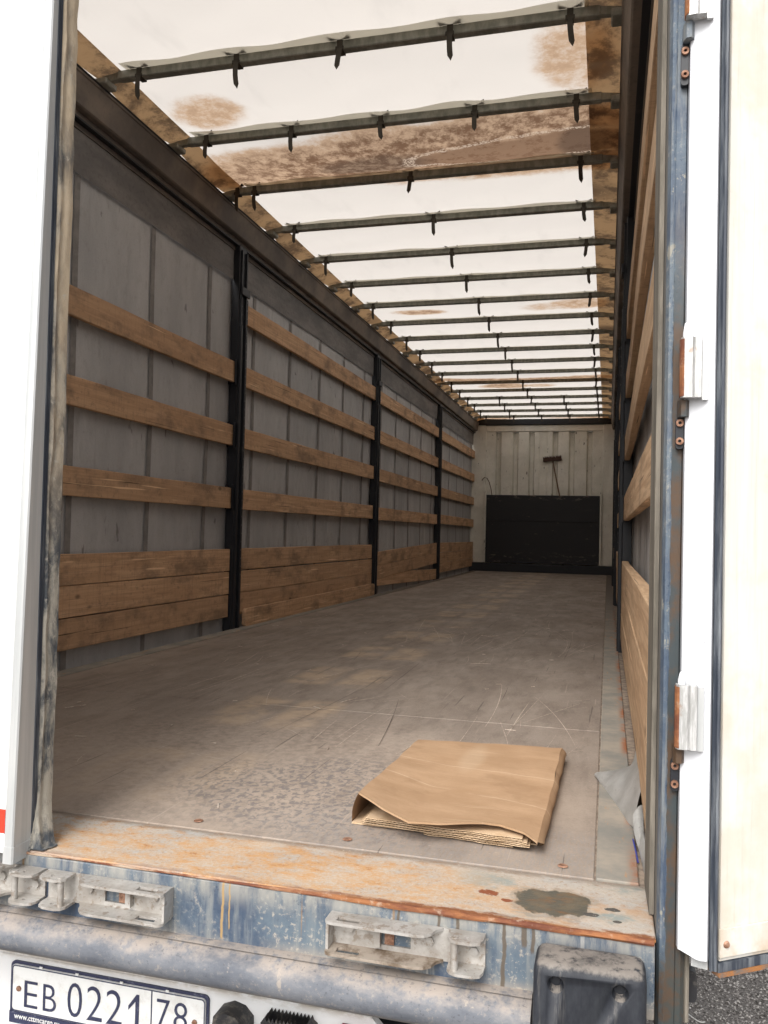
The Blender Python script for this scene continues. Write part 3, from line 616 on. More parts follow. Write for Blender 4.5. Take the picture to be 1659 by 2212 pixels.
# planks
def plank_mesh(seed, ln, h=.137, th=.024, mat='wood'):
    m = MB(); n_ = 22; vs = []
    for i in range(n_+1):
        t = i/n_; yy = (t-.5)*ln
        if i == 0: yy += .004*nz(seed, 1)
        e0 = .0025*nz(yy*2.2, seed, 1)+.0015*nz(yy*9, seed, 5); e1 = .0025*nz(yy*2.2, seed, 3)+.0015*nz(yy*9, seed, 7); bw = .005*nz(yy*.6, seed, 9); c_ = .0025
        ring = [(-th/2+c_, e0), (th/2-c_, e0), (th/2, e0+c_), (th/2, h+e1-c_), (th/2-c_, h+e1), (-th/2+c_, h+e1), (-th/2, h+e1-c_), (-th/2, e0+c_)]
        vs += [(x+bw, yy, z) for x, z in ring]
    fs = [(i*8+k, i*8+(k+1) % 8, (i+1)*8+(k+1) % 8, (i+1)*8+k) for i in range(n_) for k in range(8)]
    fs += [tuple(range(8))[::-1], tuple(n_*8+k for k in range(8))]
    return m.add(vs, fs).mesh('plank', mat)
PM = [plank_mesh(s, 3.262, .136) for s in range(4)]; PL = [plank_mesh(10+s, 3.262, .144) for s in range(4)]
PMr = [plank_mesh(20+s, 3.262, .137, .03, 'wood_pale') for s in range(4)]; PLr = [plank_mesh(30+s, 3.262, .144, .036, 'wood_pale') for s in range(4)]
random.seed(12); q = 0
for bay in range(4):
    yc = 1.7+3.4*bay
    for sx in (-1, 1):
        rows = (ROW_L1 if bay == 0 else ROW_L) if sx == -1 else ROW_R
        for z in rows:
            link('plank', (PM if sx == -1 else PMr)[q % 4], T, (sx*1.247, yc, z+random.uniform(-.006, .006)), rot=(random.uniform(-.004, .004), 0, math.pi*(q//4 % 2))); q += 1
        for z in LOW:
            dz_, tl_ = (-.040, .025) if (bay == 2 and sx == -1) else (0, random.uniform(-.0012, .0012))      # third bay hangs askew
            fp = q//4 % 2; link('plank', (PL if sx == -1 else PLr)[q % 4], T, (sx*(1.247+random.uniform(-.004, .004)), yc, z+dz_+random.uniform(-.002, .002)), rot=(-tl_ if fp and False else tl_, 0, math.pi*fp)); q += 1
# one extra board standing on the floor in front of the second bay, with rounded corners
m = MB().prism(rrect(3.52, 6.72, .001, .121, .028, 4), 'x', -1.222, -1.196); m.build('kick_plank', 'wood', T, label='low board with rounded corners standing on the floor')

# front bulkhead
fw = MB(); xs = [-1.03]; prof = []
ctr = [-.965, -.655, -.36, 0, .36, .655, .965]
def corr(x):
    d = min(abs(x-c) for c in (-.81, -.5, -.21, .21, .5, .81)); return d
pts = [(-1.035, 13.60)]
for c in (-.81, -.5, -.21, .21, .5, .81):
    pts += [(c-.052, 13.535), (c-.030, 13.612), (c+.030, 13.612), (c+.052, 13.535)]
    if c == -.21: pts += [(-.085, 13.535), (-.06, 13.55), (.06, 13.55), (.085, 13.535)]
pts = [(-1.035, 13.535)]+pts[1:]+[(1.035, 13.535), (1.035, 13.63), (-1.035, 13.63)]
fwall = MB().prism(pts, 'z', .1, 2.545).build('front_wall', 'cream', T, label='cream corrugated steel bulkhead at the far end')
for s in (-1, 1):
    a, b = sorted((s*1.036, s*1.30)); col = MB().box(a, b, 13.50, 13.63, .155, 2.66, .006).build('corner_column', 'cream', fwall)
    a, b = sorted((s*1.004, s*1.030)); MB().box(a, b, 13.43, 13.50, .16, 1.46, .004).build('edge_trim', 'cream', fwall)
    MB().box(*sorted((s*1.03, s*1.15)), 13.485, 13.50, 1.125, 1.14).build('latch_bar', 'cream', fwall)
MB().box(-1.035, 1.035, 13.52, 13.63, 2.547, 2.66, .006).build('header', 'cream', fwall)
MB().box(-1.3, 1.3, 13.48, 13.64, 2.665, 2.80, .006).build('header_lip', 'black', fwall)
for z0, z1 in ((.162, .911), (.915, 1.385)): MB().box(-1.0, 1.0, 13.435, 13.455, z0, z1, .003).build('kick_board', 'board', fwall)
MB().box(-1.0, 1.0, 13.456, 13.462, .2, 1.37).build('board_backing', 'black', fwall)
MB().box(-1.31, 1.31, 13.40, 13.63, -.06, .152, .006).build('toe_plate', 'black', fwall)

# rear sill, tail beam, rolled lower edge
MB().box(-1.236, 1.233, -.208, .006, -.0065, 0, .002).build('sill', 'sill', T, label='rusty and muddy steel door sill')
def lip(u, v):
    th = v*2*math.pi; x = -1.236+2.466*u; r = .0022+.0040*min(1, max(0, (x-.45)/.35))+.0016*nz(x*14, math.cos(th)*2, 3); return (x, -.209+.003*nz(x*3, 5)+math.cos(th)*r, -.004+math.sin(th)*r*.9)
MB().grid(lip, 160, 8).build('sill_lip', 'lip', T, True)
MB().box(-1.236, 1.2315, -.2105, -.02, -.13, -.0072, .002).build('tail_beam', 'blue', T, label='blue tail beam with chipped dirty paint')
pr = [(-.2105, -.1135), (-.220, -.1125), (-.232, -.1150)]
for k in range(11):
    t = math.radians(75-15.5*k); pr.append((-.215-.044*math.cos(t), -.155+.0385*math.sin(t)))
pr += [(-.15, -.196), (-.15, -.1135)]
MB().prism(pr, 'x', -1.236, 1.036).build('tail_roll', 'roll', T, True, 'rounded dark grey lower edge of the tail')

# lock keepers on the tail beam
def keeper(x0, x1, pin_left, mud=False):
    Y0 = -.2112; w_ = x1-x0; z0, z1 = -.084, -.028
    def X(t): return x0+w_*t if not pin_left else x1-w_*t         # t=0 at the flat end, 1 at the pin end
    slot = lambda a, b: [(X(a), Y0-.037), (X(b), Y0-.037), (X(b), Y0-.021), (X(a), Y0-.021)]
    hole = [(X(.30), z0+.012), (X(.53), z0+.012), (X(.53), z1-.012), (X(.30), z1-.012)]
    k = MB().prism([(X(0), z0), (X(1), z0), (X(1), z1), (X(0), z1)], 'y', Y0-.005, Y0, [hole]).build('lock_keeper', 'galv', T, label='galvanised lock keeper bolted to the tail beam')
    for z, mt in ((z1-.001, 'galv'), (z0+.001, 'galv_mud' if mud else 'galv')):
        pf = [(X(0), Y0-.0052), (X(0), Y0-.038), (X(.012), Y0-.043), (X(.035), Y0-.046), (X(.58), Y0-.046), (X(.64), Y0-.042), (X(.68), Y0-.032), (X(.70), Y0-.018), (X(.74), Y0-.0052)]
        MB().prism(pf, 'z', z-.0025, z+.0025, [slot(.07, .22)]).build('flange', mt, k)
        pe = [(X(.775), Y0-.0052), (X(.78), Y0-.034), (X(.80), Y0-.042), (X(.84), Y0-.047), (X(.94), Y0-.046), (X(.985), Y0-.040), (X(1), Y0-.028), (X(1), Y0-.0052)]
        MB().prism(pe, 'z', z-.0024, z+.0026, [circ(X(.90), Y0-.03, .004, 8)]).build('ear', 'galv', k)
    MB().tube([(X(.825), Y0-.033, z0-.002), (X(.825), Y0-.033, z1+.003)], .0065, 10).build('pin', 'galv', k, True)
    MB().box(*sorted((X(0), X(.018))), Y0-.034, Y0-.0055, z0+.004, z1-.004).build('end_cheek', 'galv', k)
    for t, zz in ((.13, -.05), (.65, -.052), (.93, -.058)):
        MB().tube([(X(t), Y0-.0055, zz), (X(t), Y0-.0105, zz)], .0085, 6).build('bolt', 'galv', k)
    MB().box(*sorted((X(.30), X(.34))), Y0-.018, Y0-.0055, z0+.012, z1-.012).build('catch', 'galv', k)
    MB().box(*sorted((X(.36), X(.42))), Y0-.004, Y0-.0012, z0+.013, z1-.013).build('rust_plate', 'bolt', k)
keeper(.676, .955, False, True); keeper(.086, .358, True); keeper(-.20, .078, False)

# rubber buffer with two bolt recesses
bb = MB().box(1.042, 1.216, -.300, -.2135, -.30, -.022, .016, 3).mesh('rubber_buffer', 'rubber_block', True)
buf = link('rubber_buffer', bb, T, label='black rubber docking buffer with two round bolt recesses')
cut = MB(); cut.tube([(1.078, -.32, -.050), (1.078, -.283, -.050)], [.0175, .0095], 20); cut.tube([(1.176, -.32, -.048), (1.176, -.283, -.048)], [.0175, .0095], 20)
co = link('recess', cut.mesh('recess', 'black')); md = buf.modifiers.new('b', 'BOOLEAN'); md.object = co; md.operation = 'DIFFERENCE'; md.solver = 'EXACT'
dg = bpy.context.evaluated_depsgraph_get(); nm = bpy.data.meshes.new_from_object(buf.evaluated_get(dg)); buf.modifiers.clear(); buf.data = nm; bpy.data.objects.remove(co)
for x, z in ((1.078, -.050), (1.176, -.048)): MB().tube([(x, -.286, z), (x, -.2815, z)], .0068, 6).build('bolt', 'black', buf)

# right corner post
cp = MB().prism([(1.236, .0), (1.234, -.02), (1.2345, -.185), (1.239, -.1975), (1.246, -.200), (1.262, -.200), (1.264, -.196), (1.272, -.196), (1.278, -.190), (1.278, 0)], 'z', -.165, 2.74).build('corner_post', 'blue_post', T, label='blue corner post with rust band beside the open door')
MB().prism([(1.2235, .012), (1.2235, -.012), (1.2255, -.120), (1.2335, -.122), (1.2335, .012)], 'z', .004, 2.55).build('weather_strip', 'weathered', cp)
MB().tube([(1.245, -.20, -.01), (1.245, -.2005, 2.6)], .0016, 6).build('paint_seam', 'blue_post', cp)
MB().box(1.2785, 1.287, -.185, -.12, -.14, -.004, .003).build('post_gusset', 'weathered', cp)
MB().box(1.236, 1.262, -.192, -.13, -.20, -.1665, .006).build('post_foot', 'galv_mud', cp)
MB().prism([(-1.30, 0), (-1.30, -.19), (-1.238, -.19), (-1.238, 0)], 'z', -.165, 2.74).build('corner_post', 'blue', T)
MB().box(-1.30, 1.30, -.185, .02, 2.745, 2.86, .004).build('rear_header', 'blue', T)
# side marker lamp on a short arm
ml = MB().prism(rrect(1.281, 1.303, -.122, -.068, .011, 4), 'y', -.150, -.128).build('marker_lamp', 'lamp_black', T, True, 'small black side marker lamp behind the corner post')
MB().prism([(1.272, -.060), (1.302, -.062), (1.292, -.0675), (1.272, -.080)], 'y', -.127, -.123).build('lamp_arm', 'galv', ml)

# right door, swung back past the corner
HX, HY = 1.327, -.212; DX, DY = .82, .572; NX, NY = .572, -.82
def D(u, w_): return (HX+DX*u+NX*w_, HY+DY*u+NY*w_)
def slab(u0, u1, w0, w1): return [D(u0, w0), D(u1, w0), D(u1, w1), D(u0, w1)]
dr = MB().prism(slab(.004, 1.22, -.026, 0), 'z', -.018, 2.62).build('rear_door', 'door_ply', T, label='open right door showing its cream plywood inside')
ps = [(1.2640, -.205), (1.2655, -.218), (1.270, -.222), (1.292, -.2235), (1.298, -.227), (1.309, -.2265), (1.3125, -.218), (1.3125, -.196), (1.27, -.192)]
pm = MB().prism(ps, 'z', -.004, 2.62)
pm.v = [(x, y_, z-(.010 if z < 0 and x > 1.285 else 0)) for x, y_, z in pm.v]
pm.build('edge_profile', 'profile', dr, True)
MB().prism([(1.2875, -.205), (1.312, -.212), (1.312, -.195)], 'z', -.034, -.0145).build('profile_foot', 'alu', dr)
sg = [(1.3130, -.197), (1.3130, -.222), (1.3150, -.2245), (1.3175, -.2225), (1.3190, -.2205), (1.3205, -.2225), (1.3235, -.2225), (1.3260, -.219), (1.3262, -.197)]
MB().prism(sg, 'z', -.030, 2.62).build('gasket', 'gasket', dr, True)
MB().prism([D(0, .0015), D(1.2, .0015), D(1.2, .0055), D(0, .0055)], 'z', -.010, .034).build('bottom_trim', 'door_ply', dr)
MB().prism(slab(-.002, 1.22, -.028, .004), 'z', -.034, -.0195).build('bottom_rail', 'gasket', dr)
MB().prism(slab(-.002, 1.22, -.03, .007), 'z', -.0405, -.0345).build('bottom_edge', 'rust_edge', dr)
a = D(.012, .0055); b = D(.012, .0085); MB().tube([(a[0], a[1], .010), (b[0], b[1], .010)], [.0062, .0045], 10).build('rivet', 'bolt', dr, True)
# hinges
for zk0, zk1, tip, zb0, zp0 in ((1.512, 1.60, 1.62, 1.484, 1.414), (.886, .984, 1.008, .858, .806), (.322, .424, .444, .297, .246)):
    h = MB().prism(rrect(1.2515, 1.2635, zp0, zb0, .004, 2), 'y', -.2115, -.2005).build('hinge', 'black', T, True, 'bolted door hinge')
    kb = MB().prism([(1.2535, -.2), (1.2535, -.222), (1.258, -.231), (1.266, -.232), (1.2705, -.224), (1.2705, -.2)], 'z', zb0-.001, zk0-.0015).build('lower_knuckle', 'blue_post', h, True)
    kn = [(1.2560, -.225), (1.2560, -.240), (1.2595, -.2455), (1.273, -.2465), (1.276, -.243), (1.277, -.2455), (1.287, -.2455), (1.2885, -.240), (1.2885, -.2285)]
    MB().prism(kn, 'z', zk0, zk1).build('door_leaf', 'leaf', h, True)
    MB().prism([(1.2890, -.2285), (1.2890, -.2345), (1.2985, -.2345), (1.2985, -.2285)], 'z', zk0-.003, zk1-.004).build('leaf_pocket', 'alu', h)
    MB().prism([(1.2545, -.226), (1.2545, -.240), (1.2574, -.2448), (1.2594, -.2462), (1.2606, -.2468), (1.2600, -.2458), (1.2558, -.2400), (1.2558, -.226)], 'z', zk0+.002, zk1-.003).build('rusty_edge', 'lip', h)
    MB().tube([(1.264, -.237, zk1+.0005), (1.264, -.237, zk1+.008), (1.264, -.237, tip-.002), (1.264, -.237, tip)], [.0055, .0055, .0032, .0022], 12).build('pin', 'profile', h, True)
    for t in (.24, .76):
        z = zp0+(zb0-zp0)*t+(.003 if t > .5 else 0)
        MB().prism([(1.2575+.0062*math.cos(2*math.pi*k/14), z+.0062*math.sin(2*math.pi*k/14)) for k in range(14)], 'y', -.2165, -.2118, [circ(1.2575, z, .0028, 8)]).build('bolt', 'bolt', h)

# left door, shut
def shear(m):                                             # the leaf hangs slightly out of plumb
    m.v = [(x, y_+(.021*z-.016 if y_ < -.2015 else 0), z) for x, y_, z in m.v]; return m
ld = shear(MB().box(-1.262, .006, -.234, -.2025, .006, 2.62, .002)).build('rear_door', 'white', T, label='closed white left door')
shear(MB().prism([(.0065, -.202), (.0065, -.2345), (.009, -.236), (.0245, -.236), (.027, -.233), (.027, -.198), (.008, -.198)], 'z', .0055, 2.62)).build('edge_profile', 'alu', ld, True)
shear(MB().prism([(.0062, -.2), (.0062, -.237), (.0252, -.237), (.0282, -.2335), (.0282, -.2)], 'z', -.012, .0205)).build('edge_cap', 'alu', ld)
gm = MB()
for k in range(3): gm.box(.0262, .0285, -.1975+.005*k, -.1975+.005*k+.003, .012, 2.62)
gm.build('edge_grooves', 'gasket', ld)
def seal(u, v):
    z = -.020+2.6*v**1.0; fl_ = max(0, 1-(z+.02)/.14); pr_ = [(.004, -.1845), (.0265, -.184), (.031, -.178), (.030, -.168), (.034, -.158), (.036, -.145), (.030, -.138), (.012, -.140), (.004, -.15)]
    t = u*(len(pr_)-1); i = min(int(t), len(pr_)-2); f_ = t-i; x = pr_[i][0]+(pr_[i+1][0]-pr_[i][0])*f_; y_ = pr_[i][1]+(pr_[i+1][1]-pr_[i][1])*f_
    wob = .0025*nz(z*5, u*3, 2)+.0018*nz(z*17, u*5, 4); k = 1 if .028 < x else .2
    return (x+k*(wob+.034*fl_**2.2), y_-.026*fl_**1.5+wob*k, max(z, -.004) if y_-.026*fl_**1.5 < -.209 else max(z, .003))
MB().grid(seal, 24, 150).build('door_seal', 'seal', ld, True)
rs = shear(MB().box(-.42, .0055, -.2354, -.2343, .046, .092)).build('reflective_strip', 'red', ld)
shear(MB().box(-1.2, -.0009, -.2353, -.2343, .103, .1034)).build('panel_joint', 'alu', ld)

# lamp panel with plate, below the tail
PY = .112
pan = MB().prism([(-1.2, -.36), (.62, -.36), (.655, -.385), (.74, -.47), (.74, -.72), (-1.2, -.72)], 'y', PY, PY+.02).build('lamp_panel', 'panel_white', T, label='white lamp panel under the tail')
MB().prism([(-1.2, -.405), (.664, -.396), (.668, -.4), (-1.2, -.409)], 'y', PY-.002, PY-.0005).build('panel_crease', 'panel_white', pan)
LX0, LX1, LZ0, LZ1 = -.243, .277, -.530, -.418
lp_ = MB().prism(rrect(LX0, LX1, LZ0, LZ1, .010, 4), 'y', PY-.010, PY-.006).build('license_plate', 'plate', T, True, 'white plate with dark characters EB 0221 78')
MB().prism(rrect(LX0-.006, LX1+.006, LZ0-.030, LZ1+.006, .012, 4), 'y', PY-.0055, PY-.0005).build('plate_frame', 'ink', lp_, True)
MB().prism(rrect(LX0+.001, LX1-.001, LZ0+.001, LZ1-.001, .009, 4), 'y', PY-.0112, PY-.0102, [rrect(LX0+.0035, LX1-.0035, LZ0+.0035, LZ1-.0035, .007, 4)[::-1]]).build('plate_border', 'ink', lp_)
MB().prism([(LX0-.004, LZ0-.028), (LX1+.004, LZ0-.028), (LX1+.004, LZ0-.0015), (LX0-.004, LZ0-.0015)], 'y', PY-.0105, PY-.0058).build('frame_strip', 'ink', lp_)
MB().box(.1385, .1412, PY-.0112, PY-.0102, LZ0+.004, LZ1-.004).build('divider', 'ink', lp_)
for x in (LX0+.022, LX1-.026): MB().tube([(x, PY-.0104, -.474), (x, PY-.0135, -.474)], .0065, 8).build('screw', 'bolt', lp_)
for x in (-.16, -.06, .06, .18): MB().box(x-.004, x+.004, PY-.0125, PY-.0104, LZ1+.0008, LZ1+.0055).build('frame_clip', 'plate', lp_)
def text_mesh(ch, x0, x1, z0, z1, yq, th, mat, parent, name, bold=0.):
    cu2 = bpy.data.curves.new('t', 'FONT'); cu2.body = ch; cu2.extrude = th; cu2.offset = bold; cu2.resolution_u = 4
    to = bpy.data.objects.new('t', cu2); COL.objects.link(to); dg_ = bpy.context.evaluated_depsgraph_get()
    me = bpy.data.meshes.new_from_object(to.evaluated_get(dg_)); bpy.data.objects.remove(to)
    xa = min(v.co.x for v in me.vertices); xb = max(v.co.x for v in me.vertices); ya = min(v.co.y for v in me.vertices); yb_ = max(v.co.y for v in me.vertices)
    for v in me.vertices:
        v.co = Vector((x0+(v.co.x-xa)/(xb-xa)*(x1-x0), yq+(-v.co.z), z0+(v.co.y-ya)/(yb_-ya)*(z1-z0)))
    me.name = name; me.materials.clear(); me.materials.append(M[mat]); return link(name, me, parent)
for ch, x0, x1, z0, z1 in (('E', -.205, -.168, -.515, -.452), ('B', -.152, -.116, -.515, -.452), ('0', -.084, -.045, -.516, -.436), ('2', -.031, .010, -.516, -.436), ('2', .021, .063, -.516, -.436),
                           ('1', .080, .112, -.516, -.436), ('7', .154, .187, -.500, -.436), ('8', .198, .232, -.500, -.436)):
    if ch == '1': MB().prism([(.0985, -.516), (.1075, -.516), (.1075, -.436), (.1005, -.436), (.080, -.464), (.080, -.474), (.0985, -.452)], 'y', PY-.0119, PY-.0105).build('character', 'ink', lp_); continue
    text_mesh(ch, x0, x1, z0, z1, PY-.0112, .0007, 'ink', lp_, 'character', -.012)
text_mesh('www.cttmcargo.ru', -.232, -.105, LZ0-.0205, LZ0-.0055, PY-.0112, .0004, 'plate', lp_, 'web_address', .008)
# plate lamps
m = MB().prism([(.300, -.60), (.318, -.425), (.345, -.414), (.372, -.420), (.392, -.440), (.398, -.60)], 'y', PY-.055, PY-.0005); m.build('plate_lamp', 'lamp_black', T, True, 'black plate lamp housing')
teeth = [(.425, -.60), (.425, -.428)]
for k in range(12):
    x = .432+k*.0088; teeth += [(x, -.424), (x+.0035, -.414), (x+.007, -.424)]
teeth += [(.545, -.43), (.545, -.60)]
MB().prism(teeth, 'y', PY-.04, PY-.0005).build('serrated_lamp', 'lamp_black', T, False, 'black lamp housing with a toothed top')
MB().box(.600, .70, PY-.03, PY-.0005, -.60, -.418, .003).build('tail_lamp', 'lens', T)
# chassis and running gear (behind the panel)
for s in (-1, 1): MB().box(s*.5-.06, s*.5+.06, .2, 12.6, -.55, -.062).build('chassis_rail', 'black', T)
MB().box(-1.15, 1.15, .24, .34, -.60, -.30, .004).build('cross_member', 'black', T)
for k in range(3):
    yw = 2.3+1.31*k
    ax = MB().tube([(-1.0, yw, -.70), (1.0, yw, -.70)], .06, 10).build('axle', 'black', T, True)
    for s in (-1, 1):
        MB().tube([(s*.80, yw, -.70), (s*.82, yw, -.70), (s*1.12, yw, -.70), (s*1.14, yw, -.70)], [.46, .50, .50, .46], 30).build('wheel', 'tyre', ax, True)
for s in (-1, 1): MB().box(s*.75-.05, s*.75+.05, 10.4, 10.5, -1.2, -.06, .005).build('landing_leg', 'black', T)

# ------------------------------------------------------------------ loose things
# folded cardboard
CB = thing('folded_cardboard', 'brown cardboard sleeve folded flat on the floor by the sill', 'cardboard', (.82, .45, .001))
FR = [(0, (.624, .118, .082)), (.15, (.690, .076, .068)), (.30, (.753, .056, .053)), (.45, (.817, .070, .052)), (.68, (.903, .109, .051)), (.77, (.935, .121, .047)), (.93, (.990, .100, .041)), (1, (1.018, .072, .036))]
BK = [(0, (.612, .775, .044)), (.5, (.824, .800, .045)), (1, (1.028, .822, .045))]
def top(u, v):
    a_ = interp(FR, u); b_ = interp(BK, u); t = v**.9
    p_ = [x+(y-x)*t for x, y in zip(a_, b_)]
    z = p_[2]+(1-t)**3*.0-.008*math.sin(math.pi*u)*math.sin(math.pi*min(1, t*1.3))*(1-t)+.0022*nz(u*6, v*6, 3)
    x = p_[0]+(.006*nz(v*5, 9)*(1-abs(2*u-1)*0) if u > .95 or u < .05 else 0)
    return (x, p_[1], z)
def shell(fn, nu, nv, th):
    m = MB(); m.grid(fn, nu, nv); k = len(m.v); m.grid(lambda u, v: tuple(Vector(fn(u, v))-Vector((0, 0, th))), nu, nv)
    w_ = nu+1; rim = [i for i in range(w_)]+[j*w_+nu for j in range(1, nv+1)]+[nv*w_+i for i in range(nu-1, -1, -1)]+[j*w_ for j in range(nv-1, 0, -1)]
    for a_, b_ in zip(rim, rim[1:]+rim[:1]): m.f.append((a_, b_, b_+k, a_+k))
    return m
shell(top, 40, 30, .004).build('top_sheet', 'card', CB, True)
def lside(u, v):                                          # left wall of the sleeve
    a_ = Vector(top(0, v)); fx = .598+.010*v; fy = .160+(.78-.160)*v
    return tuple(a_.lerp(Vector((fx, fy, .0015)), u)+Vector((-.006*math.sin(math.pi*u), 0, -.0005)))
MB().grid(lside, 6, 20).build('left_fold', 'card', CB, True)
def rside(u, v):
    a_ = Vector(top(1, v)); fx = 1.016+.012*v; fy = .150+(.90-.150)*v*.93
    th = u*math.pi; return (a_.x+(fx-a_.x)*u+.012*math.sin(th)+.004*nz(v*9, u*2, 1), a_.y+(fy-a_.y)*u, a_.z*(1-u)+.0015*u)
MB().grid(rside, 8, 24).build('right_fold', 'card', CB, True)
MB().box(.600, 1.012, .150, .80, .0008, .0038).build('bottom_sheet', 'card_in', CB)
def sheet(x0, x1, yl, yr, yb_, zl, zr, seed):
    def f(off):
        def fn(u, v):
            x = x0+(x1-x0)*u; yf = yl+(yr-yl)*u+.004*nz(u*7, seed, 1); y_ = yf+(yb_-yf)*v; return (x, y_, zl+(zr-zl)*u+off+.0025*nz(u*5, v*3, seed)*(1 if off < 9 else 0))
        return fn
    s_ = shell(f(.0045), 16, 4, .0011).build('inner_sheet', 'card_in', CB)
    shell(f(.0011), 16, 4, .0011).build('sheet_liner', 'card_in', s_)
    fl2 = MB(); nn = int((x1-x0)/.0042); base = f(0)
    for i in range(nn):
        u0, u1 = i/nn, (i+1)/nn; a_, b_ = base(u0, 0), base(u1, 0); h0, h1 = (.0034, .0012) if i % 2 else (.0012, .0034)
        fl2.add([(a_[0], a_[1]+.0008, a_[2]+h0), (b_[0], b_[1]+.0008, b_[2]+h1), (b_[0], b_[1]+.03, b_[2]+h1), (a_[0], a_[1]+.03, a_[2]+h0)], [(0, 1, 2, 3)])
    fl2.build('flute', 'card_fl', s_)
sheet(.640, .985, .123, .098, .62, .0225, .0255, 2); sheet(.635, .995, .131, .098, .66, .0160, .0180, 5); sheet(.625, 1.00, .138, .102, .70, .0095, .0115, 8); sheet(.770, .965, .128, .112, .66, .0042, .0045, 11)

# crumpled grey sheet pushed out beneath the right-hand boards
PV = thing('crumpled_sheet', 'crumpled grey plastic sheet squeezed out under the right-hand boards', 'plastic sheet', (1.19, .4, .004))
A = [(0, (1.121, .715, .006)), (.3, (1.150, .600, .005)), (.6, (1.180, .465, .005)), (.85, (1.203, .345, .006)), (1, (1.213, .300, .012))]
Bc = [(0, (1.123, .712, .016)), (.3, (1.163, .640, .050)), (.6, (1.200, .520, .068)), (.85, (1.214, .400, .070)), (1, (1.216, .315, .052))]
Cc = [(0, (1.130, .716, .012)), (.3, (1.205, .690, .040)), (.6, (1.232, .600, .085)), (.85, (1.2335, .470, .110)), (1, (1.2335, .350, .100))]
def cone(u, v):
    a_, b_, c_ = (Vector(interp(t, v)) for t in (A, Bc, Cc))
    p_ = a_*(1-u)**2+b_*2*u*(1-u)*1.0+c_*u*u; p_.z = max(p_.z+.004*nz(u*4, v*7, 3), .0045); return tuple(p_)
PV_main = shell(cone, 14, 22, .0022).build('folded_cone', 'pvc', PV, True)
def pocket(u, v):                                         # open fold hanging down at the near end
    a_ = Vector((1.2085, .262, .050)).lerp(Vector((1.2335, .300, .064)), u)
    b_ = Vector((1.222, .165, .006)).lerp(Vector((1.2335, .140, .006)), u)
    p_ = a_.lerp(b_, v); p_ += Vector((-.004*math.sin(math.pi*v), -.010*math.sin(math.pi*v), .008*math.sin(math.pi*u)*(1-v))); return tuple(p_)
shell(pocket, 10, 10, .0022).build('pocket_fold', 'pvc', PV, True)
def trail(u, v):
    a_ = Vector((1.2105, .275, .020)).lerp(Vector((1.2275, .055, -.006)), v); w_ = .012+.012*math.sin(math.pi*(v*.8+.1))
    return (a_.x+w_*u*.8, a_.y+.02*u, a_.z+.022*math.sin(math.pi*u*.9)+.004)
shell(trail, 8, 16, .002).build('trailing_fold', 'pvc', PV, True)
def back(u, v):
    return (1.216+.017*u, .82+(.62-.82)*v, .006+.085*u*math.sin(math.pi*(.15+.7*v))+.004*nz(u*3, v*4, 6))
shell(back, 6, 12, .002).build('back_fold', 'pvc', PV, True)
tag(MB().tube([(1.2055, .315-.24, .006), (1.209, .24, .006), (1.2125, .19, .004), (1.214, .15, .0045), (1.2155, .115, .004)][1:], .0016, 5).build('blue_strip_scrap', 'blue_plastic'), 'thin scrap of blue plastic strip lying on the rusty rim', 'scrap')

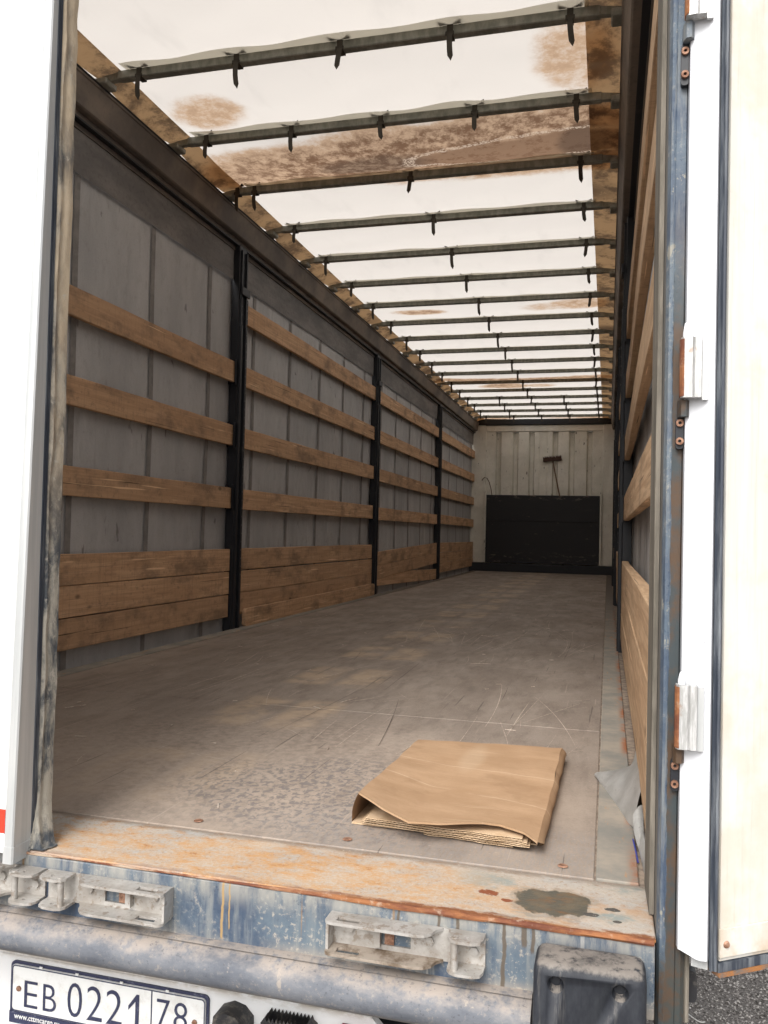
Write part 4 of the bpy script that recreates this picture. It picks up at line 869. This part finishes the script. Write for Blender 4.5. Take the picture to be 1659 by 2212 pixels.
# broom standing head-up behind the kick board, bent cable end, twine
BR = thing('broom', 'old broom leaning head up against the cream bulkhead', 'broom', (.36, 13.49, .153))
MB().tube([(.385, 13.475, .153), (.30, 13.492, 1.39), (.171, 13.515, 2.0)], [.0125, .0125, .012], 8).build('handle', 'handle', BR, True)
def head():
    m = MB(); bm2 = MB().box(-.165, .165, -.03, .03, -.012, .03, .006)
    r = Matrix.Rotation(-.085, 3, 'Y'); o_ = Vector((.163, 13.514, 2.018)); m.add([r @ Vector(v)+o_ for v in bm2.v], bm2.f); return m, r, o_
m, r, o_ = head(); m.build('head', 'bristle', BR)
random.seed(8); m = MB()
for i in range(34):
    for j in range(3):
        x = -.155+.31*i/33; yy = -.02+.02*j; h = .045+random.uniform(0, .02); dx = random.uniform(-.012, .012)
        v = [Vector((x-.006, yy-.006, .028)), Vector((x+.006, yy-.006, .028)), Vector((x, yy+.008, .028)), Vector((x+dx, yy+random.uniform(-.006, .006), .028+h))]
        m.add([r @ q_+o_ for q_ in v], [(0, 1, 3), (1, 2, 3), (2, 0, 3)])
m.build('bristles', 'bristle', BR, kind='stuff')
tag(MB().tube([(-.90, 13.475, .153), (-.905, 13.475, 1.38), (-.925, 13.475, 1.50), (-.96, 13.473, 1.62), (-1.0, 13.47, 1.69), (-1.04, 13.468, 1.705), (-1.075, 13.466, 1.675), (-1.092, 13.465, 1.645)], .008, 6).build('bent_cable', 'track', None, True), 'thin bent cable end sticking up behind the black kick board', 'cable')
tag(MB().tube([(1.40+.03*t_, 1.80+.05*math.sin(t_*1.1)+.012*t_, -1.194) for t_ in [i*.35 for i in range(0, 14)]], .0026, 5).build('twine', 'twine', None, True), 'short wavy piece of white twine on the asphalt', 'twine')
random.seed(21); m = MB()
for i in range(70):
    x = random.uniform(-1.1, 1.1); y_ = random.uniform(.05, 5.5)**1.0; a_ = random.uniform(0, 3.14); l_ = random.uniform(.004, .022) if random.random() < .9 else random.uniform(.03, .06); w_ = random.uniform(.001, .0028)
    if .58 < x < 1.05 and y_ < .95: continue
    ca, sa = math.cos(a_), math.sin(a_); vs = []
    for dz in (.0015, .0035):
        for p_, q_ in ((-l_, -w_), (l_, -w_*.6), (l_, w_*.5), (-l_, w_)): vs.append((x+p_*ca-q_*sa, y_+p_*sa+q_*ca, dz))
    m.add(vs, [(0, 1, 2, 3), (4, 5, 6, 7), (0, 1, 5, 4), (1, 2, 6, 5), (2, 3, 7, 6), (3, 0, 4, 7)])
o = m.build('splinters', 'scratch', kind='stuff'); o['label'] = 'tiny wood splinters scattered over the plywood floor'; o['category'] = 'debris'
